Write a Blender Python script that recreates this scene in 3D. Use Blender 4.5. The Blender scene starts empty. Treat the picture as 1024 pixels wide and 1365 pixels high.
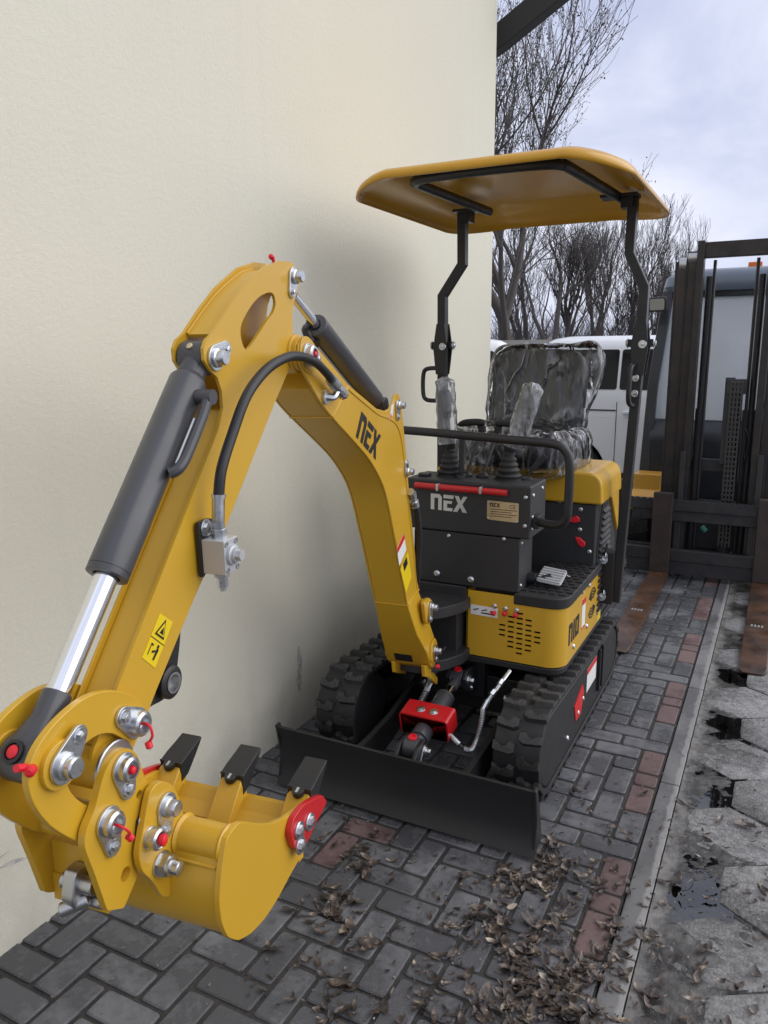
import bpy, math, random
from math import sin, cos, pi, radians, sqrt, atan2, hypot
from mathutils import Vector, Matrix, noise
from mathutils.geometry import tessellate_polygon

SC = bpy.context.scene
COL = SC.collection
rng = random.Random(7)

# ------------------------------------------------------------------ camera
cam_d = bpy.data.cameras.new('camera')
cam_d.sensor_fit = 'HORIZONTAL'
cam_d.sensor_width = 36.0
cam_d.lens = 36.035
cam_d.clip_start = 0.02
cam_d.clip_end = 3000
cam = bpy.data.objects.new('camera', cam_d)
COL.objects.link(cam)
cam.matrix_world = Matrix(((0.888796, -0.086034, 0.450155, 0.0), (0.458242, 0.182873, -0.869811, 0.0),
                           (-0.007487, 0.979365, 0.201961, 1.6), (0, 0, 0, 1)))
SC.camera = cam

# ------------------------------------------------------------------ light
SUN_EL, SUN_AZ = 34.0, 62.0        # azimuth of the place the light comes from, degrees from +Y (along the wall) towards +X
world = bpy.data.worlds.new('World')
SC.world = world
world.use_nodes = True
wn, wl = world.node_tree.nodes, world.node_tree.links
wn.clear()
w_out = wn.new('ShaderNodeOutputWorld')
w_bg = wn.new('ShaderNodeBackground')
w_bg.inputs['Strength'].default_value = 0.1
sky = wn.new('ShaderNodeTexSky')
sky.sky_type = 'NISHITA'
sky.sun_disc = False
sky.sun_elevation = radians(SUN_EL)
sky.sun_rotation = radians(SUN_AZ)
sky.dust_density = 2.0
w_tc = wn.new('ShaderNodeTexCoord')
w_map = wn.new('ShaderNodeMapping')
w_map.inputs['Scale'].default_value = (1.0, 1.0, 2.2)
w_map.inputs['Location'].default_value = (0.3, 0.1, 0.25)
w_n1 = wn.new('ShaderNodeTexNoise')
w_n1.inputs['Scale'].default_value = 2.6
w_n1.inputs['Detail'].default_value = 6.0
w_n1.inputs['Roughness'].default_value = 0.55
w_n1.inputs['Distortion'].default_value = 0.4
w_r1 = wn.new('ShaderNodeValToRGB')       # cloud tone: grey lavender to near white
w_r1.color_ramp.elements[0].position = 0.3
w_r1.color_ramp.elements[0].color = (3.7, 4.0, 5.3, 1)
w_r1.color_ramp.elements[1].position = 0.68
w_r1.color_ramp.elements[1].color = (5.9, 6.1, 6.9, 1)
w_r2 = wn.new('ShaderNodeMapRange')       # cover
w_r2.inputs['From Min'].default_value = 0.25
w_r2.inputs['From Max'].default_value = 0.5
w_r2.inputs['To Min'].default_value = 0.86
w_r2.inputs['To Max'].default_value = 1.0
w_mx = wn.new('ShaderNodeMix')
w_mx.data_type = 'RGBA'
wl.new(w_tc.outputs['Generated'], w_map.inputs['Vector'])
wl.new(w_map.outputs[0], w_n1.inputs['Vector'])
wl.new(w_n1.outputs['Fac'], w_r1.inputs['Fac'])
wl.new(w_n1.outputs['Fac'], w_r2.inputs['Value'])
wl.new(w_r2.outputs[0], w_mx.inputs['Factor'])
wl.new(sky.outputs['Color'], w_mx.inputs[6])
wl.new(w_r1.outputs['Color'], w_mx.inputs[7])
wl.new(w_mx.outputs[2], w_bg.inputs['Color'])
wl.new(w_bg.outputs[0], w_out.inputs['Surface'])

sun_d = bpy.data.lights.new('sun', 'SUN')
sun_d.energy = 1.25
sun_d.angle = radians(75)
sun_d.color = (1.0, 0.97, 0.91)
sun = bpy.data.objects.new('sun', sun_d)
COL.objects.link(sun)
_d = Vector((sin(radians(SUN_AZ)) * cos(radians(SUN_EL)), cos(radians(SUN_AZ)) * cos(radians(SUN_EL)), sin(radians(SUN_EL))))
sun.rotation_euler = _d.to_track_quat('Z', 'Y').to_euler()
sun.location = (6, 4, 8)

SC.view_settings.view_transform = 'Standard'
SC.view_settings.look = 'None'
SC.view_settings.gamma = 1.0
SC.view_settings.use_curve_mapping = False
SC.view_settings.exposure = 0.72
SC.cycles.max_bounces = 8
SC.cycles.transparent_max_bounces = 12
SC.cycles.use_denoising = True

# ------------------------------------------------------------------ helpers: geometry
class MB:
    """collects polygons; points are given in the frame M (default: world)"""
    def __init__(self, M=None):
        self.v, self.f, self.m, self.mi = [], [], M, 0
        self.fm = []
    def pt(self, p):
        p = Vector(p)
        if self.m is not None: p = self.m @ p
        self.v.append(p); return len(self.v) - 1
    def face(self, idx):
        self.f.append(tuple(idx)); self.fm.append(self.mi)
    def box(self, c, s, R=None):
        c = Vector(c); i = []
        for dz in (-.5, .5):
            for dx, dy in ((-.5, -.5), (.5, -.5), (.5, .5), (-.5, .5)):
                o = Vector((dx * s[0], dy * s[1], dz * s[2]))
                if R is not None: o = R @ o
                i.append(self.pt(c + o))
        a = i
        for q in ((3, 2, 1, 0), (4, 5, 6, 7), (0, 1, 5, 4), (1, 2, 6, 5), (2, 3, 7, 6), (3, 0, 4, 7)):
            self.face([a[k] for k in q])
        return self
    def prism(self, pts, a, b, plane='xz', holes=()):
        """outline pts (2-D) swept along the third axis from a to b"""
        def P(p, w):
            if plane == 'xz': return (p[0], w, p[1])
            if plane == 'yz': return (w, p[0], p[1])
            return (p[0], p[1], w)
        loops = [list(pts)] + [list(h) for h in holes]
        ia, ib = [], []
        for lp in loops:
            ia.append([self.pt(P(p, a)) for p in lp]); ib.append([self.pt(P(p, b)) for p in lp])
        if holes:
            tri = tessellate_polygon([[Vector((p[0], p[1], 0)) for p in lp] for lp in loops])
            fa = [k for l in ia for k in l]; fb = [k for l in ib for k in l]
            for t in tri:
                self.face([fa[k] for k in t]); self.face([fb[k] for k in reversed(t)])
        else:
            self.face(ia[0]); self.face(list(reversed(ib[0])))
        for la, lb in zip(ia, ib):
            n = len(la)
            for k in range(n):
                self.face((la[k], lb[k], lb[(k + 1) % n], la[(k + 1) % n]))
        return self
    def rings(self, rings, caps=True, closed=False):
        idx = [[self.pt(p) for p in r] for r in rings]
        n = len(idx[0]); m = len(idx)
        for j in range(m if closed else m - 1):
            A, B = idx[j], idx[(j + 1) % m]
            for k in range(n):
                self.face((A[k], A[(k + 1) % n], B[(k + 1) % n], B[k]))
        if caps and not closed:
            self.face(list(reversed(idx[0]))); self.face(idx[-1])
        return self
    def tube(self, path, r, n=10, caps=True, closed=False, rect=None):
        """round (r number or list) or rectangular (rect=(w,h)) section along a path"""
        path = [Vector(p) for p in path]; m = len(path)
        rs = r if isinstance(r, (list, tuple)) else [r] * m
        T = []
        for i in range(m):
            if closed: t = path[(i + 1) % m] - path[i - 1]
            else: t = path[min(i + 1, m - 1)] - path[max(i - 1, 0)]
            T.append(t.normalized() if t.length > 1e-9 else Vector((0, 0, 1)))
        up = Vector((0, 0, 1)) if abs(T[0].z) < .9 else Vector((1, 0, 0))
        if rect and len(rect) > 2: up = Vector(rect[2])
        u = (up - T[0] * up.dot(T[0])).normalized()
        rg = []
        for i in range(m):
            u = (u - T[i] * u.dot(T[i])).normalized(); w = T[i].cross(u)
            if rect:
                a, b = rect[0] / 2, rect[1] / 2
                rg.append([path[i] + w * (sx * a) + u * (sz * b) for sx, sz in ((-1, -1), (1, -1), (1, 1), (-1, 1))])
            else:
                rg.append([path[i] + (u * cos(2 * pi * k / n) + w * sin(2 * pi * k / n)) * rs[i] for k in range(n)])
        return self.rings(rg, caps, closed)
    def lathe(self, prof, p0, ax, n=20, caps=True):
        """prof = [(radius, height along ax)]"""
        p0, ax = Vector(p0), Vector(ax).normalized()
        up = Vector((0, 0, 1)) if abs(ax.z) < .9 else Vector((1, 0, 0))
        u = (up - ax * up.dot(ax)).normalized(); w = ax.cross(u)
        return self.rings([[p0 + ax * h + (u * cos(2 * pi * k / n) + w * sin(2 * pi * k / n)) * max(r, 1e-4) for k in range(n)] for r, h in prof], caps)
    def cyl(self, p0, p1, r0, r1=None, n=20):
        p0, p1 = Vector(p0), Vector(p1)
        return self.lathe([(r0, 0), (r0 if r1 is None else r1, (p1 - p0).length)], p0, p1 - p0, n)
    def grid(self, fn, nu, nv):
        idx = [[self.pt(fn(i / nu, j / nv)) for i in range(nu + 1)] for j in range(nv + 1)]
        for j in range(nv):
            for i in range(nu):
                self.face((idx[j][i], idx[j][i + 1], idx[j + 1][i + 1], idx[j + 1][i]))
        return self
    def build(self, name, mat, parent=None, bevel=0.0, seg=2, sharp=35, smooth=True, origin=None, recalc=True):
        me = bpy.data.meshes.new(name)
        o = bpy.data.objects.new(name, me)
        if parent is not None: org = world_loc(parent)
        else: org = Vector(origin) if origin is not None else Vector((0, 0, 0))
        me.from_pydata([tuple(p - org) for p in self.v], [], self.f)
        mats = mat if isinstance(mat, (list, tuple)) else [mat]
        for m in mats: me.materials.append(m)
        if len(mats) > 1: me.polygons.foreach_set('material_index', self.fm)
        if recalc:
            import bmesh
            bm = bmesh.new(); bm.from_mesh(me)
            bmesh.ops.recalc_face_normals(bm, faces=bm.faces)
            bm.to_mesh(me); bm.free()
        if smooth:
            me.polygons.foreach_set('use_smooth', [True] * len(me.polygons))
            me.set_sharp_from_angle(angle=radians(sharp))
        me.update()
        COL.objects.link(o)
        if parent is not None: o.parent = parent
        else: o.location = org
        if bevel:
            b = o.modifiers.new('bevel', 'BEVEL')
            b.width = bevel; b.segments = seg; b.limit_method = 'ANGLE'; b.angle_limit = radians(40)
            b.harden_normals = True
        return o

def world_loc(o):
    p = Vector((0, 0, 0))
    while o is not None:
        p += o.location; o = o.parent
    return p

def tag(o, label=None, cat=None, group=None, kind=None):
    if label: o['label'] = label
    if cat: o['category'] = cat
    if group: o['group'] = group
    if kind: o['kind'] = kind
    return o

def thing(name, loc, label, cat, group=None):
    o = bpy.data.objects.new(name, None)
    o.empty_display_size = .2
    o.location = loc
    COL.objects.link(o)
    return tag(o, label, cat, group)

def inst(name, me, parent, M):
    """another object that shares the mesh me, placed at world matrix M"""
    o = bpy.data.objects.new(name, me)
    COL.objects.link(o)
    o.parent = parent
    o.matrix_local = Matrix.Translation(-world_loc(parent)) @ M if parent else M
    return o

def frame(p, z, x=None):
    """matrix at p whose local z points along z"""
    z = Vector(z).normalized()
    x = Vector(x) if x is not None else (Vector((0, 0, 1)) if abs(z.z) < .9 else Vector((1, 0, 0)))
    x = (x - z * x.dot(z)).normalized(); y = z.cross(x)
    M = Matrix((x, y, z)).transposed().to_4x4()
    M.translation = Vector(p)
    return M

def rc(pts, r, n=4):
    """round the corners of a polygon; r = radius or one per corner"""
    out = []; m = len(pts)
    for i in range(m):
        ri = r[i] if isinstance(r, (list, tuple)) else r
        p, a, b = Vector(pts[i]), Vector(pts[i - 1]), Vector(pts[(i + 1) % m])
        if ri <= 0: out.append((p.x, p.y)); continue
        u, w = (a - p), (b - p)
        d = min(ri, u.length * .48, w.length * .48)
        s, e = p + u.normalized() * d, p + w.normalized() * d
        for k in range(n + 1):
            t = k / n
            q = s * (1 - t) ** 2 + p * (2 * t * (1 - t)) + e * t ** 2
            out.append((q.x, q.y))
    return out

def spline(pts, n=6, closed=False):
    P = [Vector(p) for p in pts]; m = len(P); out = []
    for i in range(m if closed else m - 1):
        if closed: p0, p1, p2, p3 = P[i - 1], P[i], P[(i + 1) % m], P[(i + 2) % m]
        else: p0, p1, p2, p3 = P[max(i - 1, 0)], P[i], P[i + 1], P[min(i + 2, m - 1)]
        for k in range(n):
            t = k / n
            out.append(0.5 * (2 * p1 + (p2 - p0) * t + (2 * p0 - 5 * p1 + 4 * p2 - p3) * t * t + (3 * p1 - p0 - 3 * p2 + p3) * t ** 3))
    if not closed: out.append(P[-1])
    return out

def circ(c, r, n=20, a0=0.0, a1=2 * pi):
    full = abs(a1 - a0 - 2 * pi) < 1e-6
    return [(c[0] + r * cos(a0 + (a1 - a0) * k / (n if full else n - 1)), c[1] + r * sin(a0 + (a1 - a0) * k / (n if full else n - 1))) for k in range(n)]

# ------------------------------------------------------------------ helpers: materials
MATS = {}
def mat(name, color, rough=.5, metal=0.0, coat=0.0, bump=None, var=None, rvar=None, spec=None, alpha=None, extra=None, obj_var=0.0):
    """procedural Principled material. bump=(scale,strength[,detail]); var=(scale,amount,color2); rvar=(scale,lo,hi)"""
    m = bpy.data.materials.new(name); m.use_nodes = True
    nt = m.node_tree; N, L = nt.nodes, nt.links
    b = N['Principled BSDF']
    c = (color[0], color[1], color[2], 1)
    b.inputs['Base Color'].default_value = c
    b.inputs['Roughness'].default_value = rough
    b.inputs['Metallic'].default_value = metal
    if coat:
        b.inputs['Coat Weight'].default_value = coat; b.inputs['Coat Roughness'].default_value = .12
    if spec is not None: b.inputs['Specular IOR Level'].default_value = spec
    if alpha is not None: b.inputs['Alpha'].default_value = alpha
    tc = N.new('ShaderNodeTexCoord')
    geo = N.new('ShaderNodeNewGeometry')
    def ns(scale, detail=4.0, rough_=.55, src=None):
        n = N.new('ShaderNodeTexNoise'); n.inputs['Scale'].default_value = scale; n.inputs['Detail'].default_value = detail
        n.inputs['Roughness'].default_value = rough_
        L.new(src or geo.outputs['Position'], n.inputs['Vector']); return n
    col = None
    if var:
        n = ns(var[0]); r = N.new('ShaderNodeMapRange'); r.inputs['From Min'].default_value = .35; r.inputs['From Max'].default_value = .7
        r.inputs['To Max'].default_value = var[1]
        L.new(n.outputs['Fac'], r.inputs['Value'])
        x = N.new('ShaderNodeMix'); x.data_type = 'RGBA'
        x.inputs[6].default_value = c; x.inputs[7].default_value = (*var[2], 1)
        L.new(r.outputs[0], x.inputs['Factor']); col = x.outputs[2]
    if obj_var:
        oi = N.new('ShaderNodeObjectInfo'); r = N.new('ShaderNodeMapRange')
        r.inputs['To Min'].default_value = 1 - obj_var; r.inputs['To Max'].default_value = 1 + obj_var
        L.new(oi.outputs['Random'], r.inputs['Value'])
        h = N.new('ShaderNodeHueSaturation'); L.new(r.outputs[0], h.inputs['Value'])
        if col: L.new(col, h.inputs['Color'])
        else: h.inputs['Color'].default_value = c
        col = h.outputs['Color']
    if col: L.new(col, b.inputs['Base Color'])
    if rvar:
        n = ns(rvar[0]); r = N.new('ShaderNodeMapRange'); r.inputs['From Min'].default_value = .3; r.inputs['From Max'].default_value = .7
        r.inputs['To Min'].default_value = rvar[1]; r.inputs['To Max'].default_value = rvar[2]
        L.new(n.outputs['Fac'], r.inputs['Value']); L.new(r.outputs[0], b.inputs['Roughness'])
    if bump:
        n = ns(bump[0], bump[2] if len(bump) > 2 else 3.0); bp = N.new('ShaderNodeBump')
        bp.inputs['Strength'].default_value = bump[1]; bp.inputs['Distance'].default_value = bump[3] if len(bump) > 3 else .002
        L.new(n.outputs['Fac'], bp.inputs['Height']); L.new(bp.outputs[0], b.inputs['Normal'])
    if extra: extra(m, N, L, b, geo, ns, col)
    MATS[name] = m
    return m

YEL = mat('yellow_paint', (.60, .345, .020), .33, coat=.25, bump=(420, .07), rvar=(9, .3, .44), var=(3.5, .25, (.54, .305, .026)))
CANO = mat('canopy_plastic', (.56, .29, .016), .24, spec=.45, bump=(30, .03), var=(3, .3, (.50, .255, .018)))
GREY = mat('dark_grey_paint', (.055, .056, .062), .38, coat=.15, bump=(300, .05), rvar=(14, .3, .46))
BLK = mat('black_paint', (.017, .017, .018), .42, bump=(420, .12), rvar=(12, .36, .5))
CONS = mat('console_paint', (.027, .027, .028), .5, bump=(500, .2), rvar=(10, .45, .58))
RUB = mat('black_rubber', (.013, .013, .014), .6, bump=(160, .3), var=(30, .7, (.026, .025, .024)))
LUGT = mat('lug_worn_top', (.048, .046, .043), .62, bump=(200, .4), var=(60, .8, (.03, .03, .03)), obj_var=.3)
LUGM = mat('lug_rubber', (.016, .016, .016), .58, bump=(200, .35), var=(55, .8, (.042, .040, .037)), obj_var=.25)
CHR = mat('chrome', (.86, .87, .9), .07, 1.0)
ZINC = mat('zinc_plate', (.60, .62, .64), .32, 1.0, bump=(90, .06), rvar=(60, .22, .42))
STEEL = mat('bare_steel', (.5, .5, .5), .38, 1.0, bump=(160, .1))
ALU = mat('cast_aluminium', (.50, .51, .52), .45, .35, bump=(220, .15))
RED = mat('red_plastic', (.72, .015, .03), .4)
REDP = mat('red_paint', (.52, .012, .016), .34, coat=.2, bump=(260, .04))
HOSE = mat('hose_rubber', (.016, .016, .017), .45, bump=(500, .15))
WHITE = mat('decal_white', (.78, .78, .76), .4)
DECY = mat('decal_yellow', (.80, .58, .01), .4)
DECR = mat('decal_red', (.62, .02, .02), .4)
INK = mat('decal_black', (.012, .012, .012), .4)
SILV = mat('silver_print', (.62, .62, .62), .35, .6)
BRASS = mat('name_plate', (.62, .52, .36), .35, .85, var=(40, .5, (.5, .42, .3)))
VOID = mat('void_shade', (.004, .004, .004), .9)  # near-black colour stands in for shade inside hollows
SEAT = mat('seat_vinyl', (.02, .02, .024), .5, bump=(350, .25))
# ------------------------------------------------------------------ setting: materials
def m_plaster(m, N, L, b, geo, ns, col):
    n1 = ns(1.1, 3); n2 = ns(7, 5); n3 = ns(380, 3); n4 = ns(60, 5)
    mx = N.new('ShaderNodeMix'); mx.data_type = 'RGBA'
    mx.inputs[6].default_value = (.69, .664, .545, 1); mx.inputs[7].default_value = (.74, .716, .595, 1)
    L.new(n1.outputs['Fac'], mx.inputs['Factor'])
    sep = N.new('ShaderNodeSeparateXYZ'); L.new(geo.outputs['Position'], sep.inputs[0])
    # splash dirt near the ground
    r = N.new('ShaderNodeMapRange'); r.inputs['From Min'].default_value = .5; r.inputs['From Max'].default_value = 0
    r.inputs['To Max'].default_value = .95
    L.new(sep.outputs['Z'], r.inputs['Value'])
    mu = N.new('ShaderNodeMath'); mu.operation = 'MULTIPLY'; L.new(r.outputs[0], mu.inputs[0]); L.new(n2.outputs['Fac'], mu.inputs[1])
    # faint vertical streaks
    mp = N.new('ShaderNodeMapping'); mp.inputs['Scale'].default_value = (6, 9, .35); L.new(geo.outputs['Position'], mp.inputs[0])
    st = ns(1.0, 5, .6, mp.outputs[0])
    sr = N.new('ShaderNodeMapRange'); sr.inputs['From Min'].default_value = .58; sr.inputs['From Max'].default_value = .85; sr.inputs['To Max'].default_value = .12
    L.new(st.outputs['Fac'], sr.inputs['Value'])
    ad = N.new('ShaderNodeMath'); ad.operation = 'ADD'; ad.use_clamp = True; L.new(mu.outputs[0], ad.inputs[0]); L.new(sr.outputs[0], ad.inputs[1])
    mx2 = N.new('ShaderNodeMix'); mx2.data_type = 'RGBA'; mx2.inputs[7].default_value = (.40, .37, .31, 1)
    L.new(ad.outputs[0], mx2.inputs['Factor']); L.new(mx.outputs[2], mx2.inputs[6]); L.new(mx2.outputs[2], b.inputs['Base Color'])
    ma = N.new('ShaderNodeMath'); ma.operation = 'ADD'; L.new(n3.outputs['Fac'], ma.inputs[0]); L.new(n4.outputs['Fac'], ma.inputs[1])
    bp = N.new('ShaderNodeBump'); bp.inputs['Strength'].default_value = .6; bp.inputs['Distance'].default_value = .003
    L.new(ma.outputs[0], bp.inputs['Height']); L.new(bp.outputs[0], b.inputs['Normal'])
PLAS = mat('cream_plaster', (.7, .66, .55), .82, extra=m_plaster)

def wet_stone(dry, wet, blotch, bump_s=330, bstr=.5, lo=.28, hi=.72, gscale=3.2, off=0.0, agg=0.0, edge=None):
    def ex(m, N, L, b, geo, ns, col):
        oi = N.new('ShaderNodeObjectInfo')
        n1 = ns(gscale, 5, .6); n2 = ns(26, 5, .65); n3 = ns(bump_s, 4, .7); n4 = ns(900, 2)
        a = N.new('ShaderNodeMath'); a.operation = 'MULTIPLY_ADD'; a.inputs[1].default_value = .45
        L.new(n2.outputs['Fac'], a.inputs[0]); L.new(n1.outputs['Fac'], a.inputs[2])
        r = N.new('ShaderNodeMapRange'); r.inputs['From Min'].default_value = .64 + off; r.inputs['From Max'].default_value = .80 + off
        L.new(a.outputs[0], r.inputs['Value'])
        mx = N.new('ShaderNodeMix'); mx.data_type = 'RGBA'
        mx.inputs[6].default_value = (*wet, 1); mx.inputs[7].default_value = (*dry, 1); L.new(r.outputs[0], mx.inputs['Factor'])
        hv = N.new('ShaderNodeHueSaturation'); r2 = N.new('ShaderNodeMapRange'); r2.inputs['To Min'].default_value = .85; r2.inputs['To Max'].default_value = 1.16
        L.new(oi.outputs['Random'], r2.inputs['Value']); L.new(r2.outputs[0], hv.inputs['Value']); L.new(mx.outputs[2], hv.inputs['Color'])
        sp = N.new('ShaderNodeMapRange'); sp.inputs['From Min'].default_value = .5; sp.inputs['From Max'].default_value = .75; sp.inputs['To Max'].default_value = blotch
        L.new(n3.outputs['Fac'], sp.inputs['Value'])
        mx2 = N.new('ShaderNodeMix'); mx2.data_type = 'RGBA'; mx2.inputs[7].default_value = (.30, .29, .28, 1)
        L.new(sp.outputs[0], mx2.inputs['Factor']); L.new(hv.outputs['Color'], mx2.inputs[6]); fin = mx2.outputs[2]
        vor = None
        if agg:
            vor = N.new('ShaderNodeTexVoronoi'); vor.inputs['Scale'].default_value = 95; L.new(geo.outputs['Position'], vor.inputs['Vector'])
            sepc = N.new('ShaderNodeSeparateColor'); L.new(vor.outputs['Color'], sepc.inputs[0])
            vr = N.new('ShaderNodeMapRange'); vr.inputs['To Min'].default_value = 1 - agg; vr.inputs['To Max'].default_value = 1 + agg * 1.2; L.new(sepc.outputs[0], vr.inputs['Value'])
            h3 = N.new('ShaderNodeHueSaturation'); L.new(vr.outputs[0], h3.inputs['Value']); L.new(fin, h3.inputs['Color']); fin = h3.outputs['Color']
        if edge:
            sx = N.new('ShaderNodeSeparateXYZ'); L.new(geo.outputs['Position'], sx.inputs[0])
            en = ns(16, 4); em = N.new('ShaderNodeMath'); em.operation = 'MULTIPLY_ADD'; em.inputs[1].default_value = .03; L.new(en.outputs['Fac'], em.inputs[0]); L.new(sx.outputs['X'], em.inputs[2])
            er = N.new('ShaderNodeMapRange'); er.inputs['From Min'].default_value = edge; er.inputs['From Max'].default_value = edge + .008; er.inputs['To Max'].default_value = .85; L.new(em.outputs[0], er.inputs['Value'])
            ex2 = N.new('ShaderNodeMix'); ex2.data_type = 'RGBA'; ex2.inputs[7].default_value = (.30, .295, .285, 1); L.new(er.outputs[0], ex2.inputs['Factor']); L.new(fin, ex2.inputs[6]); fin = ex2.outputs[2]
        L.new(fin, b.inputs['Base Color'])
        rr = N.new('ShaderNodeMapRange'); rr.inputs['To Min'].default_value = lo; rr.inputs['To Max'].default_value = hi
        L.new(r.outputs[0], rr.inputs['Value']); L.new(rr.outputs[0], b.inputs['Roughness'])
        ma = N.new('ShaderNodeMath'); ma.operation = 'ADD'; L.new(n3.outputs['Fac'], ma.inputs[0]); L.new(n4.outputs['Fac'], ma.inputs[1])
        bp = N.new('ShaderNodeBump'); bp.inputs['Strength'].default_value = bstr; bp.inputs['Distance'].default_value = .003
        bp.inputs['Distance'].default_value = .003 if bump_s > 200 else .004
        hh = ma.outputs[0]
        if vor:
            vm = N.new('ShaderNodeMath'); vm.operation = 'MULTIPLY_ADD'; vm.inputs[1].default_value = -1.6; L.new(vor.outputs['Distance'], vm.inputs[0]); L.new(hh, vm.inputs[2]); hh = vm.outputs[0]
        L.new(hh, bp.inputs['Height']); L.new(bp.outputs[0], b.inputs['Normal'])
    return ex
KX0, KX1 = -.298, -.222          # kerb
BRG = mat('grey_paver', (.1, .1, .1), .5, extra=wet_stone((.150, .151, .158), (.072, .073, .079), .2, off=.06, lo=.2))
BRR = mat('red_paver', (.1, .1, .1), .5, extra=wet_stone((.165, .105, .100), (.105, .062, .060), .14))
BED = mat('joint_soil', (.030, .028, .026), .7, bump=(140, .8, 5, .006), var=(18, .8, (.05, .047, .042)))
KERB = mat('kerb_concrete', (.1, .1, .1), .5, extra=wet_stone((.165, .163, .163), (.10, .10, .102), .3, edge=KX1 - .010))
KEDGE = mat('kerb_worn_edge', (.27, .265, .26), .7, bump=(200, .6, 4, .003))
SLAB = mat('hex_slab', (.1, .1, .1), .5, extra=wet_stone((.265, .262, .258), (.14, .138, .136), .35, 120, .7, .26, .75, 2.6, agg=.28))
DIRT = mat('yard_dirt', (.075, .071, .066), .45, bump=(90, 1.0, 6, .006), var=(14, 1.0, (.13, .12, .11)), rvar=(5, .25, .8))
ASPH = mat('asphalt', (.06, .06, .062), .6, bump=(120, .8, 5, .004), var=(2.5, .8, (.10, .098, .095)), rvar=(1.2, .25, .75))
def m_water(m, N, L, b, geo, ns, col):
    out = [n for n in N if n.type == 'OUTPUT_MATERIAL'][0]
    tr = N.new('ShaderNodeBsdfTransparent'); tr.inputs[0].default_value = (.80, .80, .79, 1)
    gl = N.new('ShaderNodeBsdfGlossy'); gl.inputs['Roughness'].default_value = .03
    fr = N.new('ShaderNodeFresnel'); fr.inputs[0].default_value = 2.1
    bp = N.new('ShaderNodeBump'); bp.inputs['Strength'].default_value = .08; bp.inputs['Distance'].default_value = .002
    n = ns(30, 2); L.new(n.outputs['Fac'], bp.inputs['Height']); L.new(bp.outputs[0], gl.inputs['Normal'])
    mx = N.new('ShaderNodeMixShader'); L.new(fr.outputs[0], mx.inputs[0]); L.new(tr.outputs[0], mx.inputs[1]); L.new(gl.outputs[0], mx.inputs[2]); L.new(mx.outputs[0], out.inputs['Surface'])
WATER = mat('puddle_water', (.012, .012, .012), .02, extra=m_water)
WOODM = mat('dark_timber', (.02, .018, .017), .6, bump=(60, .4))

# ------------------------------------------------------------------ ground
g = MB(); g.grid(lambda u, v: (-600 + 1200 * u, -100 + 1600 * v, -.05), 24, 24)
tag(g.build('ground', ASPH, smooth=False), kind='structure')

WX, WY = -1.766, 4.98            # wall plane and wall corner
m_ = .0938                        # half a paver
# bedding under the pavers (also fills the joints)
pav = MB().box((( WX - .0 + KX0) / 2, 4.4, -.03), (KX0 - WX + .002, 8.4, .047)).build('pavement', BED, smooth=False)
tag(pav, kind='structure')

def brick_mesh(w, l, name):
    """block with worn, slightly uneven arrises, top at z=0"""
    b = MB(); g2 = .0060; c = .0042; h = .03
    xs, ys = w / 2 - g2, l / 2 - g2
    r0 = rc([(-xs, -ys), (xs, -ys), (xs, ys), (-xs, ys)], .012, 3)
    r1 = rc([(-xs + c, -ys + c), (xs - c, -ys + c), (xs - c, ys - c), (-xs + c, ys - c)], .012, 3)
    b.rings([[(p[0], p[1], -h) for p in r0], [(p[0], p[1], -c * .8) for p in r0], [(p[0], p[1], 0) for p in r1]])
    o = b.build(name, BRG, sharp=20, smooth=True)
    me = o.data; bpy.data.objects.remove(o)
    return me
BM = {}
for key, (w, l) in {'y': (m_, 2 * m_), 'x': (2 * m_, m_), 'h': (m_, m_)}.items():
    for red in (0, 1):
        me = brick_mesh(w, l, 'brick_' + key)
        me.materials[0] = BRR if red else BRG
        BM[key, red] = me
NI, NJ = 16, 62
occ = {}
blist = []
Y0 = .62
def cell(i, j): return (KX0 - m_ * (i + .5), Y0 + m_ * (j + .5))      # i counts from the kerb, j away from the camera
def put(i, j, kind, red=0):
    """kind y: cells (i,j),(i,j+1); x: (i,j),(i+1,j); h: single"""
    cs = [(i, j)] + ([(i, j + 1)] if kind == 'y' else [(i + 1, j)] if kind == 'x' else [])
    if any(c in occ or not (0 <= c[0] < NI and 0 <= c[1] < NJ) for c in cs): return False
    for c in cs: occ[c] = 1
    x = sum(cell(*c)[0] for c in cs) / len(cs); y = sum(cell(*c)[1] for c in cs) / len(cs)
    blist.append((x, y, kind, red)); return True
# border bond beside the kerb, repeating every 8 half-pavers (read away from the camera)
J0 = int(round((3.10 - Y0) / m_)) - 8 * 4
for rep in range(0, 9):
    t = J0 + 8 * rep
    put(0, t, 'x'); put(0, t - 2, 'y', 1); put(0, t - 3, 'h', 1); put(0, t - 5, 'y', 1); put(0, t - 7, 'y')
    put(1, t - 1, 'x'); put(1, t - 2, 'h'); put(1, t - 4, 'y'); put(1, t - 6, 'y'); put(1, t - 7, 'x')
    put(2, t, 'x'); put(2, t - 3, 'y'); put(2, t - 5, 'y'); put(2, t - 6, 'h')
reds = {(8, 15), (9, 13)}
for j in range(NJ):
    for i in range(NI):
        d = (i - j - 1) % 4
        if (i, j) in occ: continue
        red = 1 if (i, j) in reds else 0
        if d == 0: put(i, j, 'x', red) or put(i, j, 'h', red)
        elif d == 3: put(i, j, 'y', red) or put(i, j, 'h', red)
        else: put(i, j, 'h', red)
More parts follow.
